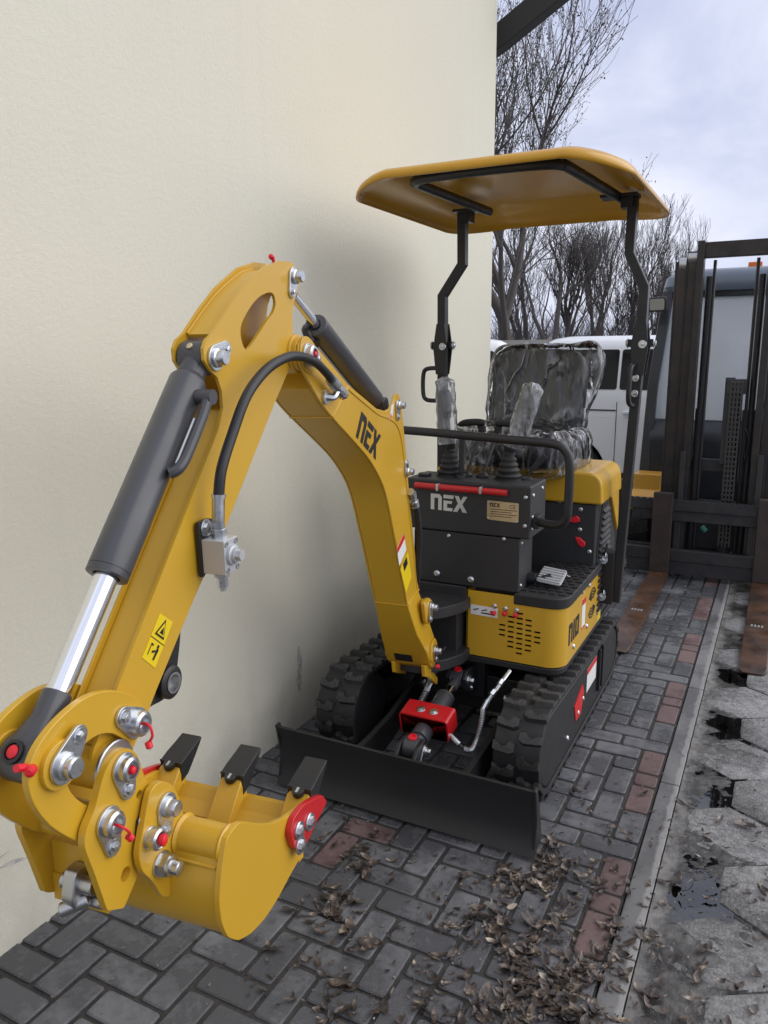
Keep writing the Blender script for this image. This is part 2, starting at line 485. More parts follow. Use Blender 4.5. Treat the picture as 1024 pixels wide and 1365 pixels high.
# pavers behind (300 nearest the camera in view are single bricks, the rest one mass)
cx_, cy_ = 0.0, 0.0
def vis(b):
    x, y = b[0], b[1]
    v = cam.matrix_world.inverted() @ Vector((x, y, 0))
    u, w = v.x / -v.z, v.y / -v.z
    hid = (-1.55 < x < -.62 and 2.35 < y < 3.85)
    return abs(u) < .53 and abs(w) < .70 and not hid
blist.sort(key=lambda b: (not vis(b), hypot(b[0], b[1])))
rest = MB()
for k, (x, y, kind, red) in enumerate(blist):
    dip = .0025 * noise.noise(Vector((x * 2.1, y * 2.1, 0))) + rng.uniform(-.0012, .0012)
    Mx = Matrix.Translation((x + rng.uniform(-.001, .001), y + rng.uniform(-.001, .001), dip)) @ Matrix.Rotation(rng.uniform(-.008, .008), 4, 'X') @ Matrix.Rotation(rng.uniform(-.008, .008), 4, 'Y') @ Matrix.Rotation(rng.uniform(-.012, .012), 4, 'Z')
    me = BM[kind, red]
    if k < 298:
        inst('brick', me, pav, Mx)
    else:
        base = len(rest.v)
        rest.v += [Mx @ v.co for v in me.vertices]
        for p in me.polygons:
            rest.f.append(tuple(base + q for q in p.vertices)); rest.fm.append(red)
tag(rest.build('brick_field', [BRG, BRR], pav, sharp=20, recalc=False), kind='stuff')

# kerb: flush stones with a worn outer arris
kerb = MB().box(((KX0 + KX1) / 2, 4.6, -.075), (KX1 - KX0 - .004, 9.2, .05)).build('kerb', BED, smooth=False)
tag(kerb, kind='structure')
ys = [-.05, .92, 1.88, 2.83, 3.77, 4.71, 5.65, 6.6, 7.55, 8.5, 9.2]
for a, b_ in zip(ys, ys[1:]):
    s = MB()
    s.box(((KX0 + KX1) / 2 + .001, (a + b_) / 2, -.024), (KX1 - KX0 - .008, b_ - a - .005, .053))
    ks = s.build('kerb_stone', KERB, kerb, bevel=.004)

# yard: hexagonal concrete slabs
yard = MB().box((4.89, 5.9, -.026), (10.22, 15.0, .022)).build('yard', DIRT, smooth=False)
tag(yard, kind='structure')
RH = .187
def hex_mesh(sd):
    r_ = random.Random(sd); b = MB(); R0, R1 = RH - .007, RH - .016
    out = []
    for k in range(6):
        for q in range(3):
            a0, a1 = pi / 6 + k * pi / 3, pi / 6 + (k + 1) * pi / 3
            t = q / 3
            x = cos(a0) * (1 - t) + cos(a1) * t; y = sin(a0) * (1 - t) + sin(a1) * t
            out.append((x, y, 1 + r_.uniform(-.028, .012)))
    b.rings([[(x * R0 * k, y * R0 * k, -.02) for x, y, k in out], [(x * R0 * k, y * R0 * k, -.006) for x, y, k in out],
             [(x * R1 * k, y * R1 * k, .0) for x, y, k in out], [(x * R1 * k * .5, y * R1 * k * .5, .002) for x, y, k in out]])
    o = b.build('paving_slab', SLAB, sharp=40); me = o.data; bpy.data.objects.remove(o); return me
HX = [hex_mesh(s) for s in range(6)]
ns_ = 0
for row in range(-3, 26):
    for c in range(-1, 8):
        x = -.05 + .324 * c + (.162 if row % 2 else 0); y = 2.04 + .2805 * row
        if x - RH < KX1 - .06: continue
        if y > 4.5 and x > 1.4: continue
        z = .003 * noise.noise(Vector((x * 1.7, y * 1.7, 3)))
        if x < .0 and 1.7 < y < 3.6: z -= .006
        inst('paving_slab', HX[rng.randrange(6)], yard, Matrix.Translation((x, y, z)) @ Matrix.Rotation(rng.choice((0, pi / 3, 2 * pi / 3)), 4, 'Z') @ Matrix.Rotation(rng.uniform(-.012, .012), 4, 'X') @ Matrix.Rotation(rng.uniform(-.012, .012), 4, 'Y'))

# washed-out strip beside the kerb: silt with hollows that hold water
def m_mud(m, N, L, b, geo, ns, col):
    sep = N.new('ShaderNodeSeparateXYZ'); L.new(geo.outputs['Position'], sep.inputs[0])
    n = ns(40, 4); a = N.new('ShaderNodeMath'); a.operation = 'MULTIPLY_ADD'; a.inputs[1].default_value = .005; L.new(n.outputs['Fac'], a.inputs[0]); L.new(sep.outputs['Z'], a.inputs[2])
    r = N.new('ShaderNodeMapRange'); r.inputs['From Min'].default_value = -.0052; r.inputs['From Max'].default_value = .004; L.new(a.outputs[0], r.inputs['Value'])
    mx = N.new('ShaderNodeMix'); mx.data_type = 'RGBA'; mx.inputs[6].default_value = (.034, .032, .029, 1); L.new(col, mx.inputs[7]); L.new(r.outputs[0], mx.inputs['Factor']); L.new(mx.outputs[2], b.inputs['Base Color'])
    r2 = N.new('ShaderNodeMapRange'); r2.inputs['To Min'].default_value = .08; r2.inputs['To Max'].default_value = .6; L.new(r.outputs[0], r2.inputs['Value']); L.new(r2.outputs[0], b.inputs['Roughness'])
MUD = mat('wet_silt', (.115, .11, .103), .3, bump=(150, .6, 5, .003), var=(30, 1.0, (.20, .19, .175)), extra=m_mud)
def silt(u, v):
    x, y = KX1 + .001 + .27 * u, .9 + 5.2 * v
    q = Vector((x, y, 0))
    z = -.0045 + .006 * noise.noise(q * 5.5) + .0045 * noise.noise(q * 17 + Vector((3, 0, 0))) + .002 * noise.noise(q * 60)
    z += .006 * max(0, 1 - u * 6) - .012 * max(0, u - .55) - math.exp(-((u - .45) / .3) ** 2) * (.009 * math.exp(-((y - 2.2) / .10) ** 2) + .007 * math.exp(-((y - 2.83) / .07) ** 2) + .008 * math.exp(-((y - 3.45) / .09) ** 2) + .008 * math.exp(-((y - 4.03) / .1) ** 2))
    return (x, y, z)
sl_ = MB(); sl_.grid(silt, 44, 900)
tag(sl_.build('silt', MUD, yard, recalc=False, sharp=180), kind='stuff')
for yc in (2.22, 2.86, 3.44, 4.02, 4.6):
    p = MB(); pts = rc([(KX1 + .002, yc - .23), (-.0, yc - .23), (-.0, yc + .23), (KX1 + .002, yc + .23)], .05, 4)
    p.prism(pts, -.012, -.0072, 'xy')
    tag(p.build('puddle', WATER, smooth=False), kind='structure')

# ------------------------------------------------------------------ building
house = thing('building', (WX, 2.5, 0), 'cream plastered building whose blank side wall fills the left', 'building')
w = MB(); w.box((WX - 3.0, WY - 6.0, 2.6), (6.0, 12.0, 5.3))
wall = w.build('wall', PLAS, house, bevel=.012, seg=3)
bt = MB(); bt.tube([(-2.7, 5.06, 3.1), (-1.82, 5.2, 3.58), (-.3, 5.2, 4.42)], .07, rect=(.12, .14))
bt.build('roof_beam', WOODM, house, bevel=.006)
SCUF = mat('grey_scuff', (.30, .29, .30), .8, var=(60, 1.0, (.62, .58, .49)), bump=(200, .5))
def scuff(pts, wid, sd):
    s = MB(); L_, R_ = [], []
    P = spline(pts, 6)
    for k, p in enumerate(P):
        ww = wid * (.25 + .75 * sin(pi * (k + .5) / len(P))) * (1 + .9 * noise.noise(Vector((k * .6, sd, 0))))
        L_.append((p[0] - ww, p[1])); R_.append((p[0] + ww, p[1]))
    pts2 = L_ + R_[::-1]
    s.prism(pts2, WX - .002, WX + .0015, 'yz')
    s.build('scuff_mark', SCUF, wall, smooth=False)
scuff([(2.60, .165), (2.598, .22), (2.606, .28), (2.60, .37)], .019, 1.3)
scuff([(1.10, .25), (1.16, .255), (1.22, .235), (1.30, .23)], .017, 4.7)
scuff([(1.0, .29), (1.1, .28), (1.18, .285)], .006, 7.7)
# ------------------------------------------------------------------ excavator
EX = thing('excavator', (-1.06, 3.1, 0), 'yellow and black mini excavator with open canopy roof parked along the cream wall', 'excavator')
CXU = -1.083                     # centre of the undercarriage
YAW = radians(7.0)
FD = Vector((sin(YAW), -cos(YAW), 0)); RT = Vector((cos(YAW), sin(YAW), 0)); UP = Vector((0, 0, 1))
BF = Matrix((FD, RT, UP)).transposed().to_4x4(); BF.translation = Vector((-1.2, 2.55, 0))   # boom plane: x forward, y right, z up
def B(s, t, z): return BF @ Vector((s, t, z))

# shared little meshes (hex bolt, domed bolt, pin with flag washer)
def mesh_of(mb, name, mats, **k):
    o = mb.build(name, mats, **k); me = o.data; bpy.data.objects.remove(o); return me
def hexa(r): return [(r * cos(pi / 3 * k), r * sin(pi / 3 * k)) for k in range(6)]
_b = MB(); _b.lathe([(1.55, 0), (1.6, .12), (1.5, .3)], (0, 0, 0), (0, 0, 1), 16); _b.prism(hexa(.95), .25, .72, 'xy'); _b.lathe([(.7, .72), (.5, .8)], (0, 0, 0), (0, 0, 1), 12)
HEXB = mesh_of(_b, 'bolt', ZINC)
_b = MB(); _b.lathe([(1.0, 0), (1.0, .15), (.85, .45), (.5, .66), (.42, .66), (.34, .5)], (0, 0, 0), (0, 0, 1), 14)
DOME = mesh_of(_b, 'bolt', ZINC)
def bolt(parent, p, n, r, dome=False, name='bolt'):
    return inst(name, DOME if dome else HEXB, parent, frame(p, n) @ Matrix.Rotation(rng.uniform(0, 1), 4, 'Z') @ Matrix.Scale(r, 4))
def flag_pin(parent, p, q, n, R=.024, cap=None, r2=None, knob=False):
    """pin head at p with a tear-drop washer reaching to the bolt at q; n = outward"""
    p, q, n = Vector(p), Vector(q), Vector(n)
    M = frame(p, n, q - p); d = (q - p).length
    r2 = r2 or R * .66
    a = math.acos(max(-1, min(1, (R - r2) / d)))
    pts = circ((0, 0), R, 16, a, 2 * pi - a) + circ((d, 0), r2, 10, -a, a)
    mb = MB(M); mb.prism(pts, 0, .006, 'xy')
    w = mb.build('pin_washer', ZINC, parent, bevel=.0012)
    h = MB(M)
    if cap is None:
        h.lathe([(R * .74, .006), (R * .74, .011), (R * .58, .013), (R * .58, .024), (R * .5, .027), (.0025, .027)], (0, 0, 0), (0, 0, 1), 20)
        h.build('pin', ZINC, w)
    else:
        h.lathe([(R * .8, .006), (R * .8, .018), (R * .66, .022), (R * .5, .022), (R * .46, .008), (.001, .007)], (0, 0, 0), (0, 0, 1), 22)
        h.build('pin', ZINC, w)
        c = MB(M)
        if cap == 'plug':
            c.lathe([(.0065, .008), (.007, .020), (.006, .024), (.002, .026)], (0, 0, 0), (0, 0, 1), 12)
        else:
            c.tube(spline([(0, 0, .01), (.002, .0, .03), (cap[0] * .6, cap[1] * .6, .036), (cap[0], cap[1], .03)], 5), .0024, 7)
            c.lathe([(.002, 0), (.0062, .002), (.0062, .012), (.003, .014)], (cap[0], cap[1], .026), (cap[0], cap[1], .012), 10)
        c.build('grease_cap', RED, w)
    bolt(w, q + n * .006, n, r2 * .5)
    return w

def NEXpolys():
    n = [(0, 0), (0, 1), (.74, 1), (.92, .84), (.92, 0), (.62, 0), (.62, .76), (.3, .76), (.3, 0)]
    e1 = [(1.06, .78), (1.06, 1), (1.92, 1), (1.84, .78)]
    e2 = [(1.06, 0), (1.06, .64), (1.78, .64), (1.72, .46), (1.36, .46), (1.36, .2), (1.82, .2), (1.76, 0)]
    x = [(1.84, 0), (2.24, .52), (1.98, 1), (2.3, 1), (2.46, .7), (2.68, 1), (3.0, 1), (2.6, .5), (2.98, 0), (2.62, 0), (2.42, .32), (2.2, 0)]
    return [n, e1, e2, x]
def logo(parent, o, u, v, w, h, m, t=.0012, name='lettering', shear=0.0):
    o, u, v = Vector(o), Vector(u).normalized(), Vector(v).normalized()
    nn = u.cross(v)
    M = Matrix((u * (w / 3.0), v * h, nn)).transposed().to_4x4(); M.translation = o
    mb = MB(M)
    for p in NEXpolys(): mb.prism([(x + shear * y, y) for x, y in p], 0.0004, t, 'xy')
    return mb.build(name, m, parent, smooth=False)
def text(parent, s, o, u, v, h, m, t=.0008, name='lettering', width=None):
    c = bpy.data.curves.new('lettering', 'FONT'); c.body = s; c.size = 1.0; c.extrude = 0.0; c.resolution_u = 2
    to = bpy.data.objects.new('lettering', c)
    me = bpy.data.meshes.new_from_object(to); bpy.data.objects.remove(to)
    o, u, v = Vector(o), Vector(u).normalized(), Vector(v).normalized(); nn = u.cross(v)
    xs = [q.co.x for q in me.vertices]; ysz = [q.co.y for q in me.vertices]
    sx = h / .72 if width is None else width / max(1e-6, max(xs) - min(xs))
    M = Matrix((u * sx, v * (h / .72), nn)).transposed().to_4x4(); M.translation = o + nn * t - world_loc(parent)
    me.transform(M); me.materials.clear(); me.materials.append(m)
    ob = bpy.data.objects.new(name, me); COL.objects.link(ob); ob.parent = parent
    return ob
def sheet(parent, name, pts3, n, m, t=.0006, off=.0004):
    """thin printed film through the 3-D corner points"""
    n = Vector(n).normalized(); mb = MB()
    a = [Vector(p) + n * off for p in pts3]; b = [Vector(p) + n * (off + t) for p in pts3]
    mb.rings([a, b]); return mb.build(name, m, parent, smooth=False)

# ---- tracks
def track_path(n=150, off=0.0):
    c1, r1, c2, r2 = (2.555, .187), .165 + off, (3.662, .166), .144 + off
    d = hypot(c2[0] - c1[0], c2[1] - c1[1]); al = atan2(c2[1] - c1[1], c2[0] - c1[0]); be = math.acos((r1 - r2) / d)
    P = []
    a0, a1 = al + be, al + 2 * pi - be
    for k in range(30): 
        a = a0 + (a1 - a0) * k / 29; P.append((c1[0] + r1 * cos(a), c1[1] + r1 * sin(a)))
    b0, b1 = al - be, al + be
    for k in range(30):
        a = b0 + (b1 - b0) * k / 29; P.append((c2[0] + r2 * cos(a), c2[1] + r2 * sin(a)))
    # resample evenly
    L = [0]; Q = P + [P[0]]
    for a, b in zip(Q, Q[1:]): L.append(L[-1] + hypot(b[0] - a[0], b[1] - a[1]))
    out = []; k = 0
    for i in range(n):
        s = L[-1] * i / n
        while L[k + 1] < s: k += 1
        f = (s - L[k]) / (L[k + 1] - L[k])
        out.append((Q[k][0] + (Q[k + 1][0] - Q[k][0]) * f, Q[k][1] + (Q[k + 1][1] - Q[k][1]) * f))
    return out
def lug_mesh(flip):
    b = MB(); s = -1 if flip else 1
    top = [(0, -.011), (.016, -.020), (.064, -.016), (.078, -.012), (.078, .013), (.060, .010), (.046, .0), (.03, .006), (.022, .020), (0, .014)]
    bot = [(x + (.004 if x > .03 else -.003), y * 1.35) for x, y in top]
    b.rings([[(s * x, y, -.004) for x, y in bot], [(s * x, y, .015) for x, y in top]])
    for k in range(5):
        xx = .012 + k * .013
        b.box((s * xx, -.007, .0155), (.004, .018, .003))
    me = mesh_of(b, 'lug', [LUGM, LUGT], sharp=30)
    for p in me.polygons:
        p.material_index = 1 if (p.normal.z > .9 and p.center.z > .0145) else 0
    return me
LUGR, LUGL = lug_mesh(False), lug_mesh(True)
def make_track(x0, x1, side):
    outer, inner = track_path(150), track_path(150, -.022)
    mb = MB()
    r = []
    for p, q in zip(outer, inner):
        r.append([(x0, *p), (x1, *p), (x1, *q), (x0, *q)])
    mb.rings(r, closed=True)
    tr = mb.build('track', RUB, EX, bevel=.004)
    xm = (x0 + x1) / 2
    n = 38; PP = track_path(n * 8)
    for i in range(n):
        for hv, (me, o) in enumerate(((LUGR, 0), (LUGL, 4))):
            j = i * 8 + o
            a, p, b = Vector(PP[j - 1]), Vector(PP[j]), Vector(PP[(j + 1) % len(PP)])
            t = (b - a).normalized(); nn = Vector((-t.y, t.x))
            M = Matrix(((1, 0, 0), (0, t.x, t.y), (0, nn.x, nn.y)))
            X = Vector((1, 0, 0)); T = Vector((0, t.x, t.y)); Nn = Vector((0, -t.y, t.x))
            cen = Vector((0, 3.2, .18)); 
            if Nn.dot(Vector((0, p.x, p.y)) - cen) < 0: Nn = -Nn; T = -T
            Mx = Matrix((X, T, Nn)).transposed().to_4x4(); Mx.translation = Vector((xm + (.006 if hv == 0 else -.006), p.x, p.y)) 
            inst('lug', me, tr, Mx)
    # frame cover plate on the outer side, idler, sprocket, rollers
    xo = x1 if side > 0 else x0
    pl = MB(); op = track_path(60, -.030)
    pl.prism(op, xo - side * .03, xo - side * .004, 'yz')
    fp = pl.build('track_frame', BLK, EX, bevel=.004)
    inn = MB()
    inn.cyl((x0 + .01, 2.555, .187), (x1 - .01, 2.555, .187), .138, n=28); inn.cyl((x0 + .01, 3.662, .166), (x1 - .01, 3.662, .166), .118, n=28)
    inn.box((xm, 3.2, .17), (.10, .9, .12))
    inn.build('idler', BLK, fp, bevel=.004)
    return tr, fp
trR, fpR = make_track(-.812, -.642, 1)
trL, fpL = make_track(-1.550, -1.380, -1)
xo = -.642 + .0
XF = -.642 - .004
for y, z in ((2.80, .112), (2.97, .145), (3.05, .175), (3.36, .19)):
    bolt(fpR, (XF, y, z), (1, 0, 0), .011, True)
sheet(fpR, 'red_emblem', [(XF, 2.90, .20), (XF, 3.03, .245), (XF, 3.06, .20), (XF, 3.02, .12), (XF, 2.93, .125)], (1, 0, 0), DECR, .003)
d1 = sheet(fpR, 'warning_decal', [(XF, 3.12, .17), (XF, 3.30, .17), (XF, 3.30, .275), (XF, 3.12, .275)], (1, 0, 0), WHITE)
sheet(d1, 'red_band', [(XF + .001, 3.12, .25), (XF + .001, 3.30, .25), (XF + .001, 3.30, .275), (XF + .001, 3.12, .275)], (1, 0, 0), DECR)
rib = MB(); rib.box((XF + .006, 3.40, .19), (.014, .014, .2)); rib.box((XF + .006, 3.34, .19), (.014, .014, .2)); rib.build('rib', BLK, fpR, bevel=.002)

# ---- undercarriage
u = MB()
u.box((CXU, 2.86, .27), (.16, .06, .16)); u.box((CXU, 3.2, .2), (.52, .62, .14)); u.box((CXU, 2.90, .2), (.44, .07, .16)); u.box((CXU, 2.89, .29), (.10, .05, .09))
u.cyl((-1.04, 3.25, .26), (-1.04, 3.25, .375), .23, n=40)
car = u.build('undercarriage', BLK, EX, bevel=.006)

# ---- dozer blade
b = MB()
prof = [(2.150, .014), (2.168, .05), (2.176, .10), (2.176, .155), (2.168, .205), (2.152, .248)]
back = [(y + .014, z) for y, z in prof]
b.prism(prof + back[::-1], -1.578, -.585, 'yz')
bl = b.build('dozer_blade', BLK, EX, bevel=.0015)
b = MB()
for x in (-1.572, -.591): b.prism([(2.160, .02), (2.245, .03), (2.225, .12), (2.175, .255), (2.152, .252), (2.178, .13)], x - .005, x + .005, 'yz')
b.box((CXU, 2.200, .075), (.98, .035, .05))
b.build('stiffener', BLK, bl, bevel=.002)
for x0, x1 in ((-1.283, -1.325), (-.868, -.885)):
    a = MB()
    sec = [(2.185, .05, .185), (2.35, .052, .175), (2.55, .07, .18), (2.75, .115, .215), (2.88, .14, .23), (2.93, .16, .215)]
    rg = []
    for i, (y, za, zb) in enumerate(sec):
        x = x0 + (x1 - x0) * i / 5
        rg.append([(x - .012, y, za), (x + .012, y, za), (x + .012, y, zb), (x - .012, y, zb)])
    a.rings(rg); a.cyl((x1 - .03, 2.885, .185), (x1 + .03, 2.885, .185), .05, n=20)
    arm = a.build('blade_arm', BLK, EX, bevel=.003)
    sgn = 1 if x1 < CXU else -1
    c = MB(); c.cyl((x1 + sgn * .03, 2.885, .185), (x1 + sgn * .042, 2.885, .185), .03, n=16); c.build('pin', ZINC, arm)
    c = MB(); c.lathe([(.008, 0), (.009, .016), (.004, .02)], (x1 + sgn * .042, 2.885, .185), (sgn, 0, 0), 10); c.build('grease_cap', RED, arm)
# blade cylinder
lo, hi = Vector((CXU, 2.305, .205)), Vector((CXU, 2.735, .305))
dv = (hi - lo).normalized()
c = MB()
c.cyl(lo + dv * .05, lo + dv * .295, .036, n=24); c.cyl(lo + dv * .295, lo + dv * .31, .038, n=24)
c.cyl((CXU - .026, lo.y, lo.z), (CXU + .026, lo.y, lo.z), .04, n=20); c.cyl(lo, lo + dv * .08, .028, n=16)
bc = c.build('blade_cylinder', GREY, EX, bevel=.002)
c = MB(); c.cyl(lo + dv * .30, hi - dv * .03, .016, n=16); c.build('rod', CHR, bc)
c = MB(); c.cyl((CXU - .026, hi.y, hi.z), (CXU + .026, hi.y, hi.z), .036, n=20); c.cyl(hi - dv * .07, hi, .022, n=14); c.build('rod_eye', GREY, bc, bevel=.002)
for p, zt in ((lo, .045), (hi, .04)):
    e = MB(); e.lathe([(.016, 0), (.016, .006), (.011, .007), (.011, .003)], p + Vector((0, 0, zt - .005)), (0, -.3, 1), 14); e.build('grease_cap', RED, bc)
for s in (-1, 1):
    e = MB(); e.prism([(2.19, .05), (2.19, .16), (2.265, .235), (2.32, .24), (2.345, .205), (2.32, .15), (2.27, .05)], CXU + s * .036 - .007, CXU + s * .036 + .007, 'yz')
    e.build('lug_plate', BLK, bc, bevel=.003)
for s in (-1, 1):
    e = MB(); e.prism([(2.86, .20), (2.71, .27), (2.70, .32), (2.73, .345), (2.86, .34)], CXU + s * .037 - .007, CXU + s * .037 + .007, 'yz')
    e.build('lug_plate', BLK, bc, bevel=.003)
flag_pin(bc, (CXU + .044, lo.y, lo.z), (CXU + .044, lo.y - .04, lo.z - .05), (1, 0, 0), .022)
flag_pin(bc, (CXU + .044, hi.y, hi.z), (CXU + .044, hi.y + .03, hi.z - .045), (1, 0, 0), .022)
# red guard over the cylinder: a folded sheet
gM = frame(lo + dv * .175 + Vector((0, 0, .0)), dv.cross(Vector((1, 0, 0))) * -1, (1, 0, 0))
g = MB(gM)
op = rc([(-.098, -.03), (-.098, .062), (.098, .062), (.098, -.03)], .016, 4)
ip = rc([(-.092, -.03), (-.092, .056), (.092, .056), (.092, -.03)], .012, 4)
zn = Vector((0, 0, 1))
gM = Matrix((Vector((1, 0, 0)), dv, Vector((1, 0, 0)).cross(dv))).transposed().to_4x4(); gM.translation = lo + dv * .14
g = MB(gM)
g.prism(op + ip[::-1], -.04, .045, 'xz')
gd = g.build('cylinder_guard', REDP, bc, bevel=.0015)
for x in (-.024, .028): bolt(gd, gM @ Vector((x, .0, .062)), gM.to_3x3() @ Vector((0, 0, 1)), .0105)
# blade hoses
def hose(parent, pts, r, m=HOSE, n=9, name='hose', sub=8): 
    h = MB(); h.tube(spline(pts, sub), r, n); return h.build(name, m, parent)
SPR = mat('spring_guard', (.55, .55, .56), .35, .9)
def coil(parent, pts, r, name='spring_guard', turns=40):
    P = spline(pts, 10); h = MB(); q = []
    L = len(P) - 1; n = turns * 8
    for k in range(n + 1):
        f = k / n * L; i = min(int(f), L - 1); p = P[i].lerp(P[i + 1], f - i); t = (P[i + 1] - P[i]).normalized()
        uu = t.orthogonal().normalized(); uu = (Vector((1, 0, 0)) - t * t.x).normalized() if abs(t.x) < .9 else uu
        ww = t.cross(uu); a = 2 * pi * k / 8
        q.append(p + uu * (r * cos(a)) + ww * (r * sin(a)))
    h.tube(q, .0022, 5); return h.build(name, SPR, parent)
hp = [(-.985, 2.43, .215), (-.93, 2.42, .182), (-.905, 2.43, .180), (-.893, 2.45, .215), (-.893, 2.50, .262), (-.905, 2.545, .292)]
h1 = hose(bc, hp, .007); coil(h1, hp[1:], .0085)
f_ = MB(); f_.tube([(-.904, 2.54, .288), (-.898, 2.575, .312)], .011, 8); f_.tube([(-.898, 2.575, .312), (-.86, 2.72, .385)], .008, 8); f_.tube([(-.893, 2.60, .325), (-.887, 2.62, .335)], .013, 6); f_.tube([(-.878, 2.65, .35), (-.873, 2.67, .36)], .012, 6); f_.build('hose_fitting', ZINC, h1)
f_ = MB(); f_.tube([(-1.03, 2.44, .22), (-.985, 2.43, .215), (-.95, 2.422, .195)], .010, 8); f_.build('hose_fitting', ZINC, h1)
hp = [(-1.145, 2.50, .19), (-1.175, 2.54, .23), (-1.17, 2.60, .27), (-1.16, 2.66, .33), (-1.12, 2.74, .40)]
h2 = hose(bc, hp, .009); coil(h2, hp[1:4], .011, turns=22)
f_ = MB(); f_.tube([(-1.168, 2.61, .28), (-1.162, 2.65, .32)], .012, 8); f_.build('hose_fitting', ZINC, h2)
hose(EX, [(-1.16, 2.66, .34), (-1.14, 2.70, .42), (-1.10, 2.78, .50)], .009)

# ---- superstructure ("house")
HXR, HF = -.667, 2.77
u = MB(); u.prism(rc([(-1.42, 2.80), (-1.07, 2.765), (HXR - .002, 2.765), (HXR - .002, 3.80), (-1.42, 3.80)], [.02, .02, .075, .1, .1]), .374, .398, 'xy')
u.build('base_plate', BLK, EX, bevel=.003)
u = MB(); u.box((-1.04, 3.30, .52), (.70, .92, .23)); inner = u.build('house_core', VOID, EX)
# front skirt plate with real ventilation slots
holes = []
xc0, zc0, dx, dz = -.842, .5225, .0355, .0206
for ci, (n, sh) in enumerate(((3, 0), (7, -.5), (9, 0), (7, .5), (3, 0))):
    for k in range(n):
        cx = xc0 + (ci - 2) * dx; cz = zc0 + (k - (n - 1) / 2) * dz + (.002 * (2 - ci))
        holes.append([(cx - .0095 + .0042 * cos(a), cz + .0042 * sin(a)) for a in (pi / 2, pi * .75, pi, pi * 1.25, pi * 1.5)] + [(cx + .0095 + .0042 * cos(a), cz + .0042 * sin(a)) for a in (-pi / 2, -pi / 4, 0, pi / 4, pi / 2)])
s = MB()
s.prism([(-1.062, .402), (-.742, .402), (-.742, .672), (-1.062, .672)], HF, HF + .006, 'xz', holes)
# corner and right side
path = [(-.742, HF)] + [(-.742 + .075 * sin(a), HF + .075 - .075 * cos(a)) for a in [pi / 2 * k / 10 for k in range(11)]] + [(HXR, 3.44)]
pin_ = [(-.742, HF + .006)] + [(-.742 + .069 * sin(a), HF + .075 - .069 * cos(a)) for a in [pi / 2 * k / 10 for k in range(11)]] + [(HXR - .006, 3.44)]
s.prism(path + pin_[::-1], .402, .672, 'xy')
s.box((-1.060, 2.81, .537), (.006, .08, .27))
skirt = s.build('side_skirt', YEL, EX, sharp=30)
lab = sheet(skirt, 'label', [(-1.045, HF, .575), (-.932, HF, .572), (-.932, HF, .612), (-1.045, HF, .615)], (0, -1, 0), WHITE)
for k in range(3):
    sheet(lab, 'pictogram', [(-1.035 + .035 * k, HF - .001, .596), (-1.012 + .035 * k, HF - .001, .603), (-1.010 + .035 * k, HF - .001, .599), (-1.033 + .035 * k, HF - .001, .592)], (0, -1, 0), INK)
sheet(lab, 'print_line', [(-1.0, HF - .001, .583), (-.95, HF - .001, .582), (-.95, HF - .001, .587), (-1.0, HF - .001, .588)], (0, -1, 0), INK)
for k, x in enumerate((-.945, -.90, -.855)):
    bolt(skirt, (x, HF, .613 + (.008 if k == 0 else .004)), (0, -1, 0), .0105, True)
    c = MB(); c.lathe([(.008, 0), (.0095, .006), (.0095, .014), (.003, .018)], (x + (.0 if k else .0), HF - .004, .6 if k else .595), (0, -1, 0), 10); c.build('grease_cap', RED, skirt)
# model mark on the side: n 1 0
def side_poly(parent, name, polys, o, w, h, m):
    M = Matrix((Vector((0, 1, 0)) * w, Vector((0, 0, 1)) * h, Vector((1, 0, 0)))).transposed().to_4x4(); M.translation = Vector(o)
    mb = MB(M)
    for p in polys: mb.prism(p, .0004, .0014, 'xy')
    return mb.build(name, m, parent, smooth=False)
nP = [(0, 0), (0, 1), (.74, 1), (.92, .84), (.92, 0), (.62, 0), (.62, .76), (.3, .76), (.3, 0)]
oneP = [(1.12, 0), (1.12, 1), (1.42, 1), (1.42, 0)]
z1 = [(1.62, 0), (1.62, 1), (1.9, 1), (1.9, 0)]; z2 = [(2.2, 0), (2.2, 1), (2.5, 1), (2.5, 0)]; z3 = [(1.9, .8), (1.9, 1), (2.2, 1), (2.2, .8)]; z4 = [(1.9, 0), (1.9, .2), (2.2, .2), (2.2, 0)]
side_poly(skirt, 'lettering', [nP, oneP, z1, z2, z3, z4], (HXR, 2.845, .475), .066, .085, INK)
lab = sheet(skirt, 'label', [(HXR, 3.06, .47), (HXR, 3.12, .47), (HXR, 3.12, .60), (HXR, 3.06, .60)], (1, 0, 0), WHITE)
sheet(lab, 'red_band', [(HXR + .001, 3.06, .575), (HXR + .001, 3.12, .575), (HXR + .001, 3.12, .60), (HXR + .001, 3.06, .60)], (1, 0, 0), DECR)
sheet(lab, 'red_band', [(HXR + .001, 3.06, .47), (HXR + .001, 3.12, .47), (HXR + .001, 3.12, .478), (HXR + .001, 3.06, .478)], (1, 0, 0), DECR)
ch = []
for zc, flip in ((.48, -1), (.60, 1)):
    for k in range(4):
        r0, r1 = .22 + .15 * k, .30 + .15 * k
        a0, a1 = (.15 * pi, .85 * pi) if flip > 0 else (1.15 * pi, 1.85 * pi)
        ch.append([(.5 + r1 * cos(a0 + (a1 - a0) * q / 7), (.5 + flip * .05) + r1 * sin(a0 + (a1 - a0) * q / 7)) for q in range(8)] + [(.5 + r0 * cos(a1 + (a0 - a1) * q / 7), (.5 + flip * .05) + r0 * sin(a1 + (a0 - a1) * q / 7)) for q in range(8)])
side_poly(skirt, 'chevron_print', ch, (HXR, 3.20, .49), .10, .085, INK)
for y, z in ((2.93, .445), (3.05, .64), (3.17, .635), (3.16, .455), (3.36, .655), (3.36, .455)):
    bolt(skirt, (HXR, y, z), (1, 0, 0), .011, True)
